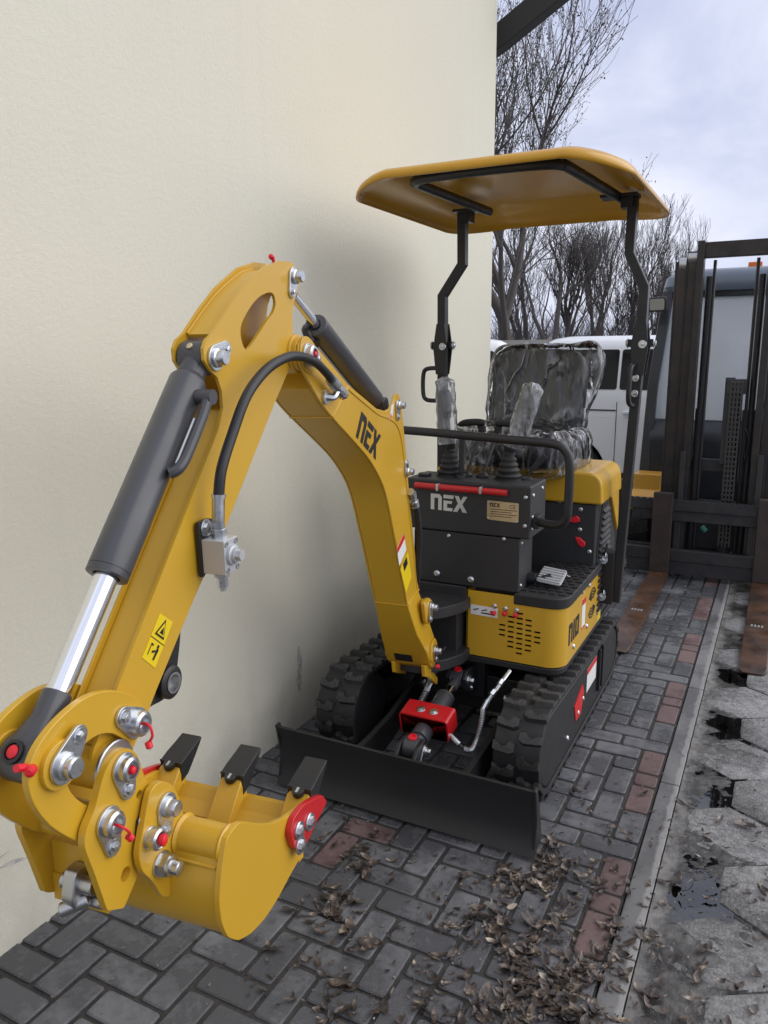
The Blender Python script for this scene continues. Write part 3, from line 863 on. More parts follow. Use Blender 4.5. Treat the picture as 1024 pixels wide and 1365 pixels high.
sheet(skirt, 'warning_decal', [(HXR + .0, 3.38, .405), (HXR, 3.44, .405), (HXR, 3.44, .465), (HXR, 3.38, .43)], (1, 0, 0), DECY)
# foot rest with rubber mat
f = MB(); f.prism(rc([(-.868, HF - .005), (HXR + .007, HF - .005), (HXR + .007, 3.43), (-.868, 3.43)], [0, .085, .02, 0], 6), .640, .684, 'xy')
mt = f.build('foot_rest', RUB, EX, bevel=.006, seg=3)
t = MB()
for i in range(5):
    for j in range(15):
        t.box((-.845 + i * .038 + (.019 if j % 2 else 0), 2.83 + j * .039, .686), (.026, .024, .006))
tag(t.build('tread_stud', RUB, mt), kind='stuff')
bolt(mt, (-.735, 3.08, .684), (0, 0, 1), .010, True)
# pedal
p = MB(); pM = Matrix.Translation((-.765, 2.93, .725)) @ Matrix.Rotation(radians(14), 4, 'X') @ Matrix.Rotation(radians(6), 4, 'Y'); p.m = pM
p.prism(rc([(-.05, -.055), (.05, -.055), (.05, .06), (-.05, .06)], .014, 3), -.006, .0, 'xy')
for k in range(6): p.box((-.0, -.046 + k * .019, .003), (.092, .009, .008))
pd = p.build('pedal', ALU, EX, bevel=.0015)
p = MB(); p.tube([(-.765, 2.92, .725), (-.80, 2.90, .715), (-.852, 2.90, .715)], .013, 10); p.cyl((-.852, 2.90, .715), (-.82, 2.90, .715), .024, n=14); p.build('pedal_arm', BLK, pd)
# console
c = MB(); c.box((-1.074, 2.875, 1.005), (.522, .21, .205)); con = c.build('console', CONS, EX, bevel=.008, seg=3)
c = MB(); c.box((-1.075, 2.86, .793), (.446, .172, .214)); c.build('lower_panel', CONS, con, bevel=.004)
c = MB(); c.box((-1.20, 2.79, .65), (.265, .05, .066)); c.build('lower_block', CONS, con, bevel=.004)
for x, z in ((-1.145, .885), (-.915, .895), (-.833, 1.065), (-.833, .955)): bolt(con, (x, HF if z > .9 else HF + .004, z), (0, -1, 0), .0085, True)
for x, z in ((-1.195, .722), (-1.048, .715)): bolt(con, (x, 2.774, z), (0, -1, 0), .015, True)
for y, z in ((2.80, 1.07), (2.80, .985), (2.83, .96), (2.80, .94), (2.92, 1.08)): bolt(con, (-.813, y, z), (1, 0, 0), .008, True)
for y, z in ((2.80, .88), (2.80, .71)): bolt(con, (-.852, y, z), (1, 0, 0), .007, True)
c = MB(); c.cyl((-1.285, HF - .014, 1.083), (-.902, HF - .014, 1.079), .0125, n=14)
rt_ = c.build('red_tube', REDP, con, bevel=.0015)
for x in (-1.185, -1.005):
    c = MB(); c.box((x, HF - .014, 1.082), (.012, .030, .030)); c.build('clip', ZINC, rt_, bevel=.004)
lg = logo(con, (-1.222, HF, .988), (1, 0, -.02), (0, 0, 1), .156, .064, SILV, name='lettering')
if False: sheet(lg, 'black_print', [(-1.16, HF - .0012, .986), (-1.06, HF - .0012, .984), (-1.085, HF - .0012, 1.004), (-1.155, HF - .0012, 1.006)], (0, -1, 0), INK)
npl = MB(); npl.prism(rc([(-.984, .968), (-.858, .965), (-.858, 1.040), (-.984, 1.043)], .004, 2), HF - .0025, HF, 'xz'); npl = npl.build('name_plate', BRASS, con)
logo(npl, (-.973, HF - .0025, 1.019), (1, 0, 0), (0, 0, 1), .042, .016, INK, .0007)
text(npl, 'CE', (-.895, HF - .0025, 1.018), (1, 0, 0), (0, 0, 1), .015, INK, .0006)
for k in range(4): sheet(npl, 'print_line', [(-.97, HF - .0026, .982 + .009 * k), (-.885 + .02 * (k % 2), HF - .0026, .982 + .009 * k), (-.885 + .02 * (k % 2), HF - .0026, .9845 + .009 * k), (-.97, HF - .0026, .9845 + .009 * k)], (0, -1, 0), INK, .0003)
for x, z in ((-.979, .973), (-.863, .970), (-.979, 1.038), (-.863, 1.035)): bolt(npl, (x, HF - .0025, z), (0, -1, 0), .004, True)
c = MB(); c.lathe([(.026, 0), (.028, .006), (.024, .012), (.006, .014)], (-1.285, 2.85, 1.1075), (0, 0, 1), 18); c.build('filler_cap', BLK, con)
# handrail
hr = MB(); P = [(-1.40, 2.88, .98), (-1.445, 2.80, .985), (-1.46, 2.75, 1.02), (-1.46, 2.74, 1.10), (-1.46, 2.74, 1.22), (-1.445, 2.74, 1.285), (-1.39, 2.74, 1.302), (-1.2, 2.74, 1.298), (-.90, 2.74, 1.284), (-.735, 2.74, 1.276), (-.685, 2.74, 1.255), (-.665, 2.74, 1.20), (-.665, 2.74, 1.05), (-.672, 2.745, 1.0), (-.70, 2.755, .975), (-.74, 2.78, .968), (-.812, 2.82, .966)]
hr.tube(spline(P, 5), .0165, 14); hr.build('handrail', GREY if False else BLK, con)
c = MB(); c.box((-.803, 2.83, .966), (.03, .07, .05)); c.build('rail_bracket', BLK, con, bevel=.004)
# joysticks and levers on the console
def boot(x, y, r=.050, h=.105, z=1.1075):
    pr = [(r * 1.1, 0), (r * 1.1, .006)]
    n = 5
    for k in range(n):
        f0 = 1 - .135 * k; hh = .008 + h * k / n
        pr += [(r * f0 * .93, hh), (r * f0 * 1.05, hh + h / n * .35), (r * f0 * 1.02, hh + h / n * .6), (r * f0 * .80, hh + h / n * .85)]
    pr += [(r * .42, h + .008), (r * .34, h + .05), (.012, h + .052)]
    return MB().lathe(pr, (x, y, z), (0, 0, 1), 24)
for x, y, tx, tz in ((-1.195, 2.90, -.035, 1.47), (-.945, 2.90, .085, 1.45)):
    j = boot(x, y).build('joystick', RUB, con, sharp=60)
    l = MB(); top = Vector((x + tx, y + .02, tz)); bot = Vector((x + tx * .15, y, 1.22))
    l.tube([bot, bot.lerp(top, .35), bot.lerp(top, .5)], [.013, .012, .014], 10)
    l.tube([bot.lerp(top, .48), bot.lerp(top, .6), bot.lerp(top, .85), top - Vector((0, 0, .02)), top - Vector((0, 0, .01))], [.018, .022, .024, .020, .008], 12)
    l.build('grip', BLK, j)
for x in (-1.125, -1.055):
    l = MB(); l.lathe([(.026, 0), (.026, .008), (.016, .02), (.01, .022)], (x, 2.905, 1.1075), (0, 0, 1), 14)
    l.tube([(x, 2.905, 1.11), (x + .012, 2.96, 1.20), (x + .03, 3.0, 1.285)], .0065, 8)
    tl = l.build('travel_lever', BLK, con)
    sg = -1 if x < -1.09 else 1
    g = MB(); g.tube([(x + .03, 3.0, 1.28), (x + .03 + sg * .0, 3.0, 1.305)], .017, 10)
    g.tube(spline([(x + .03 - sg * .012, 3.0, 1.318), (x + .03 + sg * .03, 2.998, 1.320), (x + .03 + sg * .075, 3.0, 1.315), (x + .03 + sg * .105, 3.0, 1.305)], 4), [.010, .0135, .0145, .0145, .0145, .0145, .0145, .0145, .014, .0135, .012, .010, .007][:13], 10)
    g.build('grip', RUB, tl)
l = MB(); l.tube([(-1.13, 2.865, 1.105), (-1.13, 2.865, 1.20), (-1.128, 2.868, 1.275)], [.010, .012, .014], 10); l.lathe([(.024, 0), (.022, .012), (.012, .018)], (-1.13, 2.865, 1.1075), (0, 0, 1), 14); l.build('blade_lever', BLK, con)
l = MB(); l.tube([(-.885, 2.93, 1.108), (-.868, 2.94, 1.14)], .005, 8); l.tube([(-.868, 2.94, 1.14), (-.845, 2.95, 1.168), (-.815, 2.96, 1.20)], [.009, .012, .013], 10); l.lathe([(.03, 0), (.03, .006), (.014, .012)], (-.885, 2.93, 1.1075), (0, 0, 1), 14); l.build('throttle_lever', RUB, con)
# engine housing behind the operator's feet
e = MB(); e.prism(rc([(3.30, .40), (3.30, .955), (3.72, .955), (3.80, .40)], [0, .01, .02, .05]), -1.415, HXR - .010, 'yz')
eng = e.build('engine_housing', CONS, EX, bevel=.006)
for x, z in ((-.745, .93), (-.745, .84), (-.81, .86), (-.70, .745), (-.84, .96)): bolt(eng, (x, 3.30, z), (0, -1, 0), .011, True)
for (x, z, a) in ((-.765, .885, .25), (-.735, .785, -.75)):
    l = MB(frame((x, 3.296, z), (0, -1, 0), (cos(a), 0, sin(a))))
    l.prism([(-.036, .0), (-.02, .013), (.012, .016), (.022, .004), (.02, -.012), (.0, -.014), (-.024, -.006)], .004, .016, 'xy')
    l.build('latch', RED, eng, bevel=.004)
gm = MB(); gm.prism([(3.335, .44), (3.335, .74), (3.41, .945), (3.52, .945), (3.665, .44)], HXR - .012, HXR - .004, 'yz')
gr = gm.build('grille', BLK, eng, bevel=.002)
lv = MB()
for k in range(17):
    z = .46 + k * .0275
    y0 = 3.35 if z < .74 else 3.35 + (z - .74) * .37; y1 = 3.655 - (z - .44) * .285
    for (za, zb) in ((0, .014),):
        lv.rings([[(HXR - .006, y0, z), (HXR + .008, y0, z - .004), (HXR + .008, y0, z + .002), (HXR - .006, y0, z + .016)], [(HXR - .006, y1, z), (HXR + .008, y1, z - .004), (HXR + .008, y1, z + .002), (HXR - .006, y1, z + .016)]])
lv.build('louvre', BLK, gr, smooth=False)
h = MB()
hp_ = rc([(-1.425, .957), (-1.425, 1.095), (HXR + .008, 1.095), (HXR + .016, .957)], [0, .05, .13, 0], 10)
h.prism(hp_, 3.285, 3.72, 'xz')
hood = h.build('engine_hood', YEL, EX, bevel=.012, seg=3)
h = MB(); h.prism([(3.55, .955), (3.72, .955), (3.745, .75), (3.70, .80)], HXR - .03, HXR + .006, 'yz'); h.build('hood_corner', YEL, hood, bevel=.008)
# seat
def cushion(c, s, r, bulge, M):
    mb = MB(M)
    def fn(u, v):
        a = 2 * pi * u; b_ = pi * (v - .5)
        def sg(x, e): return math.copysign(abs(x) ** e, x)
        return (c[0] + s[0] / 2 * sg(cos(b_), r) * sg(cos(a), r), c[1] + s[1] / 2 * sg(cos(b_), r) * sg(sin(a), r), c[2] + s[2] / 2 * sg(sin(b_), bulge))
    mb.grid(fn, 48, 20); return mb
seM = Matrix.Translation((-1.06, 3.45, 1.165))
st = cushion((0, 0, 0), (.48, .44, .15), .42, .55, seM).build('seat', SEAT, EX)
bkM = Matrix.Translation((-1.06, 3.68, 1.405)) @ Matrix.Rotation(radians(-10), 4, 'X')
cushion((0, 0, 0), (.455, .11, .42), .38, .42, bkM).build('backrest', SEAT, st)
s = MB(); s.box((-1.06, 3.50, 1.10), (.36, .36, .05)); s.build('seat_base', BLK, st, bevel=.004)
# canopy posts
YP = 3.46
for sg, xb, xt, nm in ((1, -.592, -.622, 'r'), (-1, -1.485, -1.375, 'l')):
    xl = -.560 if sg > 0 else -1.468
    x0 = -.604 if sg > 0 else -1.462
    P = [(x0, YP, .485), (xl, YP, 1.60), (xl + (.002 * sg), YP, 1.862), (xt - .003 * sg, YP, 2.00), (xt, YP, 2.235)]
    p = MB(); p.tube(P, 0, rect=(.040, .048, (0, 1, 0)))
    po = p.build('canopy_post', BLK, EX, bevel=.005)
    # hinge plates with bolts
    q = MB()
    for yy in (-.030, .030):
        q.prism([(xl - .022, 1.50), (xl + .022, 1.50), (xl + .036, 1.62), (xl + .030, 1.67), (xl + .020, 1.735), (xl - .020, 1.735), (xl - .030, 1.67), (xl - .036, 1.62)], YP + yy - .004, YP + yy + .004, 'xz')
    q.box((xl, YP, 1.635), (.10, .03, .032))
    hg = q.build('hinge', BLK, po, bevel=.002)
    for dx, dz in ((-.052, 1.635), (.052, 1.635)): bolt(hg, (xl + dx, YP, dz), (math.copysign(1, dx), 0, 0), .013)
    bolt(hg, (xl + .012, YP - .034, 1.63), (0, -1, 0), .011)
    # grab handle
    xh = xl - .026 if sg < 0 else xl - .012
    g = MB()
    if sg < 0: g.tube(spline([(xh + .01, YP - .02, 1.53), (xh - .045, YP - .03, 1.525), (xh - .062, YP - .03, 1.495), (xh - .062, YP - .03, 1.41), (xh - .045, YP - .03, 1.38), (xh + .0, YP - .02, 1.375)], 5), .0105, 10)
    else: g.tube(spline([(xh + .0, YP - .02, 1.545), (xh - .008, YP - .065, 1.54), (xh - .012, YP - .085, 1.51), (xh - .012, YP - .085, 1.41), (xh - .008, YP - .065, 1.38), (xh, YP - .02, 1.375)], 5), .0105, 10)
    hd = g.build('grab_handle', BLK, po)
    if sg > 0:
        for z in (1.49, 1.425): bolt(hd, (xh + .004, YP - .03, z), (-.4, -1, 0), .010)
        br = MB(); br.box((-.638, YP, .60), (.05, .09, .24)); br.prism([(3.40, .66), (3.42, .76), (3.44, .76), (3.46, .66)], -.655, -.648, 'yz'); br.build('post_bracket', BLK, po, bevel=.003)
        for z, y in ((.692, 3.42), (.52, 3.42)):
            bolt(po, (-.655, y - .03, z), (.3, -1, 0), .012)
            bolt(po, (-.645, y - .035, z + .02), (1, 0, 0), .010)
    t = MB(); t.box((xt - sg * .05, YP - .02, 2.226), (.15, .09, .012)); t.box((xt - sg * .02, YP, 2.205), (.05, .075, .05)); t.build('post_head', BLK, po, bevel=.002)
# canopy roof: one moulded shell
CR = dict(x0=-1.560, x1=-.505, y0=2.645, y1=3.915)
def roof_ring(d, r):
    x0, x1, y0, y1 = CR['x0'] + d, CR['x1'] - d, CR['y0'] + d, CR['y1'] - d
    pts = []
    rf, rb = max(r - d, .03), max(r * 1.35 - d, .03)
    for (cx, cy, rr, a0) in ((x1 - rb, y1 - rb, rb, 0), (x0 + rb, y1 - rb, rb, pi / 2), (x0 + rf, y0 + rf, rf, pi), (x1 - rf, y0 + rf, rf, 1.5 * pi)):
        for k in range(13):
            a = a0 + pi / 2 * k / 12; pts.append((cx + rr * cos(a), cy + rr * sin(a)))
    return pts
rf = MB()
rr_ = []
def sag(x, y):            # edges droop at the sides, crown along the middle
    fx = (x + 1.04) / .505
    fy = (y - 3.275) / .63
    return .013 * (1 - fx * fx) * max(0, -fy) - .026 * abs(fx) ** 4 - .022 * (fx * fy) ** 2 - .008 * max(0, fy)
prof = [(.0, 2.225), (.003, 2.240), (.010, 2.250), (.03, 2.262), (.08, 2.274), (.17, 2.284), (.18, 2.294), (.30, 2.300), (.42, 2.302)]
for d, z in prof: rr_.append([(x, y - .022 * max(0, 1 - ((x + 1.03) / .5) ** 2) * max(0, (3.2 - y) / .6), z + sag(x, y)) for x, y in roof_ring(d, .20)])
rf.rings(rr_, caps=False)
rf.face(range(len(rf.v) - 52, len(rf.v)))
roof = rf.build('canopy_roof', CANO, EX, sharp=50)
so = roof.modifiers.new('thickness', 'SOLIDIFY'); so.thickness = .009; so.offset = -1
fr = MB(); ZF = 2.226
path = spline([(-1.262, 3.50, ZF), (-1.30, 2.86, ZF), (-1.29, 2.775, ZF), (-1.24, 2.735, ZF), (-1.02, 2.728, ZF + .002), (-.80, 2.735, ZF), (-.745, 2.775, ZF), (-.728, 2.86, ZF), (-.675, 3.50, ZF)], 5)
fr.tube(path, .019, 12); fr.build('canopy_frame', BLK, EX, bevel=.006)
# swing bracket between house and boom
k = MB()
for z0, z1 in ((.60, .645), (.385, .43)): k.prism(rc([(-1.35, 2.83), (-1.05, 2.83), (-1.045, 2.70), (-1.09, 2.60), (-1.16, 2.53), (-1.26, 2.53), (-1.34, 2.62)], .03, 4), z0, z1, 'xy')
k.box((-1.2, 2.76, .515), (.24, .10, .18)); k.cyl((-1.2, 2.60, .42), (-1.2, 2.60, .61), .05, n=24)
k.build('swing_bracket', CONS, EX, bevel=.004)
# ------------------------------------------------------------------ boom (in the plane BF: s forward, t right, z up)
RV = RT
under = [(1.020, 1.565), (.93, 1.488), (.852, 1.439), (.70, 1.357), (.581, 1.287), (.479, 1.200), (.425, 1.118), (.385, 1.035), (.359, .985), (.244, .737)]
top = [(.12, .76), (.221, 1.105), (.256, 1.255), (.287, 1.375), (.31, 1.445)]
lug = [(.325, 1.466), (.35, 1.476), (.376, 1.468), (.392, 1.448), (.42, 1.432), (.46, 1.428), (.533, 1.440), (.744, 1.518), (.985, 1.640), (1.012, 1.640), (1.034, 1.622), (1.040, 1.600), (1.034, 1.580)]
full = [(p[0], p[1]) for p in spline(under[:-1], 3)] + [under[-1]] + top + lug
b = MB(BF)
core = [(p[0], p[1]) for p in spline(under[:-1], 3)][2:] + [under[-1]] + [(.128, .757), (.229, 1.103), (.264, 1.253), (.295, 1.37), (.335, 1.418), (.40, 1.410), (.535, 1.428), (.746, 1.506), (.93, 1.60)]
b.prism(core, -.0565, .0565, 'xz')
boom = b.build('boom', YEL, EX, bevel=.004, sharp=28)
for s in (-1, 1):
    b = MB(BF); b.prism(full, s * .0566, s * .0636, 'xz'); b.build('side_plate', YEL, boom, bevel=.002, sharp=28)
# base block flaring towards the pivot pins
b = MB(BF)
sec = [((.244, .737), (.12, .759), .0620), ((.165, .60), (.045, .64), .073), ((.085, .50), (-.035, .50), .086), ((.050, .44), (-.030, .425), .089), ((.012, .408), (-.02, .405), .083)]
b.rings([[B(u[0], -w, u[1]) if False else (u[0], -w, u[1]), (u[0], w, u[1]), (k[0], w, k[1]), (k[0], -w, k[1])] for u, k, w in sec])
base = b.build('boom_base', YEL, boom, bevel=.005)
b = MB(BF)
for t in (-.088, .088):
    b = MB(BF); b.prism(rc([(.15, .72), (.085, .722), (.038, .69), (.035, .645), (.075, .615), (.12, .63)], .018, 3), t - .009, t + .005, 'xz')
    b.build('base_lug', YEL, boom, bevel=.003)
    b = MB(BF); b.prism(rc([(.05, .52), (.0, .535), (-.03, .50), (-.025, .45), (.02, .435), (.06, .46)], .015, 3), t - .005, t + .005, 'xz')
    b.build('base_lug', YEL, boom, bevel=.003)
b = MB(BF)
for q0, q1, t0_, t1_ in (((-.06, .36), (-.05, .345), -.06, -.045), ((-.10, .325), (-.09, .30), .06, .075)):
    b = MB(BF); b.prism([(.08, .45), (.03, .43), q0, q1, (.02, .375), (.07, .40)], t0_, t1_, 'xz'); b.build('stop_plate', YEL, boom, bevel=.003)
b = MB(BF)
if False: b.prism([(.08, .45), (.03, .43), (-.10, .325), (-.09, .30), (.02, .375), (.07, .40)], .06, .075, 'xz')
b.cyl((.078, -.095, .675), (.078, .095, .675), .034, n=22); b.build('pivot_tube', YEL, boom, bevel=.003)
b = MB(BF); b.cyl((.02, -.095, .48), (.02, .095, .48), .03, n=22)
b.build('pivot_tube', YEL, boom, bevel=.003)
b = MB(BF); b.prism([(.0755, .4785), (.056, .4455), (.0535, .447), (.073, .480)], -.05, .02, 'xz'); b.build('slot_shade', VOID, boom, smooth=False)  # raised near-black strip; the slot's shade is put in as colour
flag_pin(boom, B(.078, .096, .682), B(.090, .096, .640), RV, .022); flag_pin(boom, B(.02, .096, .49), B(.01, .096, .452), RV, .022)
flag_pin(boom, B(.350, .0640, 1.438), B(.352, .0640, 1.402), RV, .019); flag_pin(boom, B(.262, .0640, 1.212), B(.270, .0640, 1.242), RV, .019)
c = MB(BF); c.lathe([(.008, 0), (.009, .012), (.004, .016)], (.02, .1, .425), (-.2, 1, 0), 10); c.build('grease_cap', RED, boom)
# weld beads
w = MB(BF)
w.tube([(.744, .0640, 1.514), (.852, .0640, 1.439)], .003, 6); w.tube([(.852, .062, 1.4385), (.850, -.062, 1.437)], .003, 6)
w.tube([(.244, -.06, .736), (.244, .064, .736)], .003, 6); w.tube([(.244, .064, .737), (.12, .064, .759)], .003, 6)
w.tube(spline([(.744, .0640, 1.505), (.535, .0640, 1.427), (.44, .0640, 1.405), (.36, .0640, 1.378), (.315, .0640, 1.33), (.28, .064, 1.24), (.238, .064, 1.09), (.14, .064, .765)], 4), .0028, 6)
w.build('weld_bead', YEL, boom)
# print on the boom
uu = (FD * -.16 + UP * -.089); vv = FD * -.042 + UP * .072
logo(boom, B(.699, .0637, 1.374), uu, vv - uu * (vv.dot(uu) / uu.dot(uu)), .176, .080, INK, .0012, shear=.12)
n_ = RV
lab = sheet(boom, 'warning_decal', [B(.336, .0637, .905), B(.262, .0637, .942), B(.290, .0637, 1.005), B(.360, .0637, .968)], n_, WHITE)
sheet(lab, 'red_band', [B(.354, .0645, .952), B(.281, .0645, .986), B(.290, .0645, 1.005), B(.360, .0645, .968)], n_, DECR)
lab = sheet(boom, 'warning_decal', [B(.268, .0637, .79), B(.205, .0637, .83), B(.245, .0637, .93), B(.325, .0637, .89)], n_, DECY)
sheet(lab, 'pictogram', [B(.285, .0645, .872), B(.25, .0645, .89), B(.262, .0645, .918), B(.30, .0645, .90)], n_, INK)
lab2 = sheet(boom, 'label', [B(.428, .0637, 1.395), B(.395, .0637, 1.41), B(.382, .0637, 1.445), B(.405, .0637, 1.44)], n_, WHITE)
sheet(lab2, 'red_mark', [B(.424, .0645, 1.398), B(.405, .0645, 1.407), B(.412, .0645, 1.418)], n_, DECR)

# arm cylinder on top of the boom
def hcyl(name, p, q, r, rod_r, ratio, mats=(GREY, CHR), eye=.03, flange=True):
    """barrel from p for ratio of the way, rod on to q (boom-plane coordinates, t=0)"""
    P, Q = B(p[0], 0, p[1]), B(q[0], 0, q[1]); d = (Q - P); L = d.length; d = d.normalized()
    c = MB(); prof_ = [(r * .55, .03), (r * .98, .045), (r, .05), (r, L * ratio - .05), (r * 1.01, L * ratio - .049), (r * 1.01, L * ratio - .002), (r * .96, L * ratio), (rod_r * 1.25, L * ratio + .001), (rod_r * 1.2, L * ratio - .004)]
    c.lathe(prof_, P, d, 32)
    o = c.build(name, mats[0], EX, sharp=30)
    e = MB(); e.cyl(P - RT * .028, P + RT * .028, eye, n=22); e.cyl(P, P + d * .05, r * .6, n=16); e.build('cylinder_eye', mats[0], o, bevel=.003)
    e = MB(); e.cyl(P + d * (L * ratio - .02), Q - d * .02, rod_r, n=24); ro = e.build('rod', mats[1], o)
    e = MB(); e.cyl(Q - RT * .026, Q + RT * .026, eye, n=22); e.lathe([(rod_r * 1.15, -.075), (rod_r * 1.25, -.07), (rod_r * 1.3, -.02), (rod_r * 1.0, 0)], Q, d, 18); e.build('rod_eye', mats[0], o, bevel=.003)
    return o, P, d, L
ac, P, d, L = hcyl('arm_cylinder', (.352, 1.438), (1.004, 1.775), .0315, .0135, .70, eye=.026)
nn = RT.cross(d)
if nn.z > 0: nn = -nn
k = MB(); k.tube([P + d * .15 + nn * .034 - RT * .012, P + d * .47 + nn * .034 - RT * .012], .0055, 8); k.build('oil_pipe', ZINC, ac)
k = MB(); k.tube(spline([P + d * .47 + nn * .034 - RT * .012, P + d * .50 + nn * .038 - RT * .012, P + d * .52 + nn * .02 - RT * .02, P + d * .50 + nn * .0 - RT * .03], 4), .012, 9); k.cyl(P + d * .49 - RT * .03, P + d * .49 + nn * .045, .013, n=12); k.build('hose', HOSE, ac)
# boom cylinder behind the boom
bc2, _, _, _ = hcyl('boom_cylinder', (-.02, .60), (.262, 1.205), .032, .016, .62, eye=.024)
hose(boom, [B(.215, .075, 1.095), B(.19, .078, 1.06), B(.165, .078, .98), B(.15, .07, .90), B(.13, .06, .80), B(.06, .03, .70)], .0125)
if True:
    k = MB(BF); k.tube([(.230, .075, 1.13), (.205, .077, 1.085)], .012, 8); k.tube([(.248, .074, 1.142), (.228, .076, 1.132), (.222, .076, 1.118)], .0135, 8); k.tube([(.214, .0765, 1.104), (.204, .077, 1.083)], .016, 8); k.build('hose_fitting', ZINC, boom)

# ------------------------------------------------------------------ stick (dipper arm)
hd_ = [(1.388, 1.590), (1.389, 1.612), (1.378, 1.628), (1.352, 1.642), (1.294, 1.690), (1.227, 1.738), (1.136, 1.786), (1.061, 1.806), (1.010, 1.808), (.976, 1.794), (.970, 1.765), (.985, 1.740), (1.004, 1.715), (1.013, 1.69), (1.012, 1.645), (1.0, 1.62)]
rear = [(1.03, 1.572), (1.118, 1.487), (1.346, 1.249), (1.47, 1.135), (1.60, 1.005), (1.655, .945)]
tipf = [(1.700, .905), (1.745, .897), (1.775, .915), (1.780, .945), (1.770, .972)]
front = [(1.596, 1.174), (1.351, 1.454), (1.330, 1.495), (1.332, 1.53), (1.345, 1.556), (1.372, 1.572)]
plate = hd_ + rear + tipf + front
hole = [(p[0], p[1]) for p in spline([(1.110, 1.734), (1.092, 1.715), (1.104, 1.692), (1.139, 1.669), (1.187, 1.634), (1.226, 1.610), (1.245, 1.625), (1.248, 1.655), (1.220, 1.686), (1.168, 1.720)], 4, True)]
SW = .037
b = MB(BF)
core = [(1.30, 1.30)]
# box: front and rear webs between the two plates
b.prism([(1.04, 1.575), (1.118, 1.495), (1.346, 1.257), (1.47, 1.143), (1.60, 1.013), (1.66, .955), (1.70, .925), (1.745, .925), (1.755, .975), (1.592, 1.165), (1.345, 1.447), (1.318, 1.49), (1.25, 1.50), (1.10, 1.60)], -SW + .0065, SW - .0065, 'xz')
stick = b.build('stick', YEL, EX, bevel=.003)
for s in (-1, 1):
    b = MB(BF); b.prism(plate, s * (SW - .0068), s * SW, 'xz', [hole]); b.build('side_plate', YEL, stick, sharp=30)
# cover web over the head
b = MB(BF)
cv = spline([(1.343, 1.640), (1.292, 1.680), (1.225, 1.726), (1.134, 1.772), (1.075, 1.787)], 4)
b.rings([[(p[0], -SW + .007, p[1]), (p[0], SW - .007, p[1]), (p[0] - .004, SW - .007, p[1] - .006), (p[0] - .004, -SW + .007, p[1] - .006)] for p in cv])
b.build('head_cover', YEL, stick)
w = MB(BF)
w.tube([(p[0] + .001, -SW + .009, p[1] + .001) for p in cv], .0035, 6)
w.tube([(1.352, -SW + .004, 1.452), (1.59, -SW + .004, 1.179), (1.76, -SW + .004, .984)], .003, 6)
w.build('weld_bead', YEL, stick)
b = MB(BF); b.cyl((1.0, -.056, 1.6), (1.0, .056, 1.6), .040, n=28); b.cyl((1.0, -.044, 1.6), (1.0, .044, 1.6), .046, n=28)
b.build('pivot_boss', YEL, stick, bevel=.003)
b = MB(BF)
for s in (-1, 1): b.prism(rc([(1.04, 1.600), (1.025, 1.640), (.99, 1.642), (.95, 1.62), (.93, 1.585), (.98, 1.55), (1.02, 1.565)], .02, 4), s * .0638, s * .0668, 'xz')
b.build('tip_plate', YEL, boom, bevel=.001)
flag_pin(stick, B(1.0, .0670, 1.600), B(.956, .0670, 1.590), RV, .026, 'plug')
flag_pin(stick, B(1.353, SW, 1.594), B(1.316, SW, 1.611), RV, .0255)
flag_pin(stick, B(1.004, SW, 1.776), B(1.016, SW, 1.742), RV, .0225)
c = MB(BF); c.tube([(1.025, -.0, 1.808), (1.028, .0, 1.820)], .004, 6); c.lathe([(.003, 0), (.006, .003), (.006, .010), (.003, .013)], (1.03, 0, 1.816), (.7, 0, .35), 10); c.build('grease_cap', RED, stick)
# black rear bracket with bush
b = MB(BF)
oc = (1.545, .995)
b.prism(rc([(1.49, 1.12), (1.485, 1.09), (1.492, 1.055), (1.502, 1.02), (1.512, .985), (1.535, .962), (1.565, .962), (1.59, .965), (1.625, .965), (1.66, .945), (1.64, .985), (1.56, 1.06)], .008, 3), -.016, .016, 'xz')
br = b.build('thumb_bracket', BLK, stick, bevel=.003)
b = MB(BF)
b.lathe([(.0, -.03), (.032, -.03), (.032, .03), (.026, .034), (.0215, .034), (.0205, .012), (.0, .012)], (oc[0], 0, oc[1]), (0, 1, 0), 28)
b.build('bush', BLK, br)
b = MB(BF); b.lathe([(.0205, .02), (.0205, .036), (.016, .036), (.0155, .01), (.0, .01)], (oc[0], 0, oc[1]), (0, 1, 0), 24); b.build('bush_ring', STEEL, br)
# warning decal on the stick
d0, d1, d2, d3 = B(1.576, SW, 1.143), B(1.540, SW, 1.114), B(1.601, SW, 1.047), B(1.634, SW, 1.080)
lab = sheet(stick, 'warning_decal', [d3, d2, d1, d0], RV, DECY)
def dq(u, v): return d3.lerp(d2, u).lerp(d0.lerp(d1, u), v) + RV * .001
def tri(c, r, rot=0): return [dq(c[0] + r * 1.0 * cos(a) * .95, c[1] + r * sin(a) * .62) for a in (pi / 2, pi / 2 + 2.094, pi / 2 + 4.189)]
sheet(lab, 'triangle_sign', tri((.5, .70), .42), RV, INK, .0004)
sheet(lab, 'triangle_fill', [p + RV * .0006 for p in tri((.5, .70), .30)], RV, DECY, .0004)
sheet(lab, 'pictogram', [p + RV * .0012 for p in tri((.52, .69), .16)], RV, INK, .0004)
sheet(lab, 'divider', [dq(0, .475), dq(1, .475), dq(1, .49), dq(0, .49)], RV, INK, .0004)
for q in (((.62, .10), (.72, .10), (.78, .34), (.64, .36)), ((.60, .36), (.74, .36), (.74, .42), (.62, .42)), ((.42, .2), (.62, .26), (.62, .30), (.40, .25)), ((.2, .12), (.24, .12), (.24, .38), (.2, .38)), ((.2, .34), (.36, .34), (.36, .38), (.2, .38))):
    sheet(lab, 'pictogram', [dq(*p) for p in q], RV, INK, .0004)
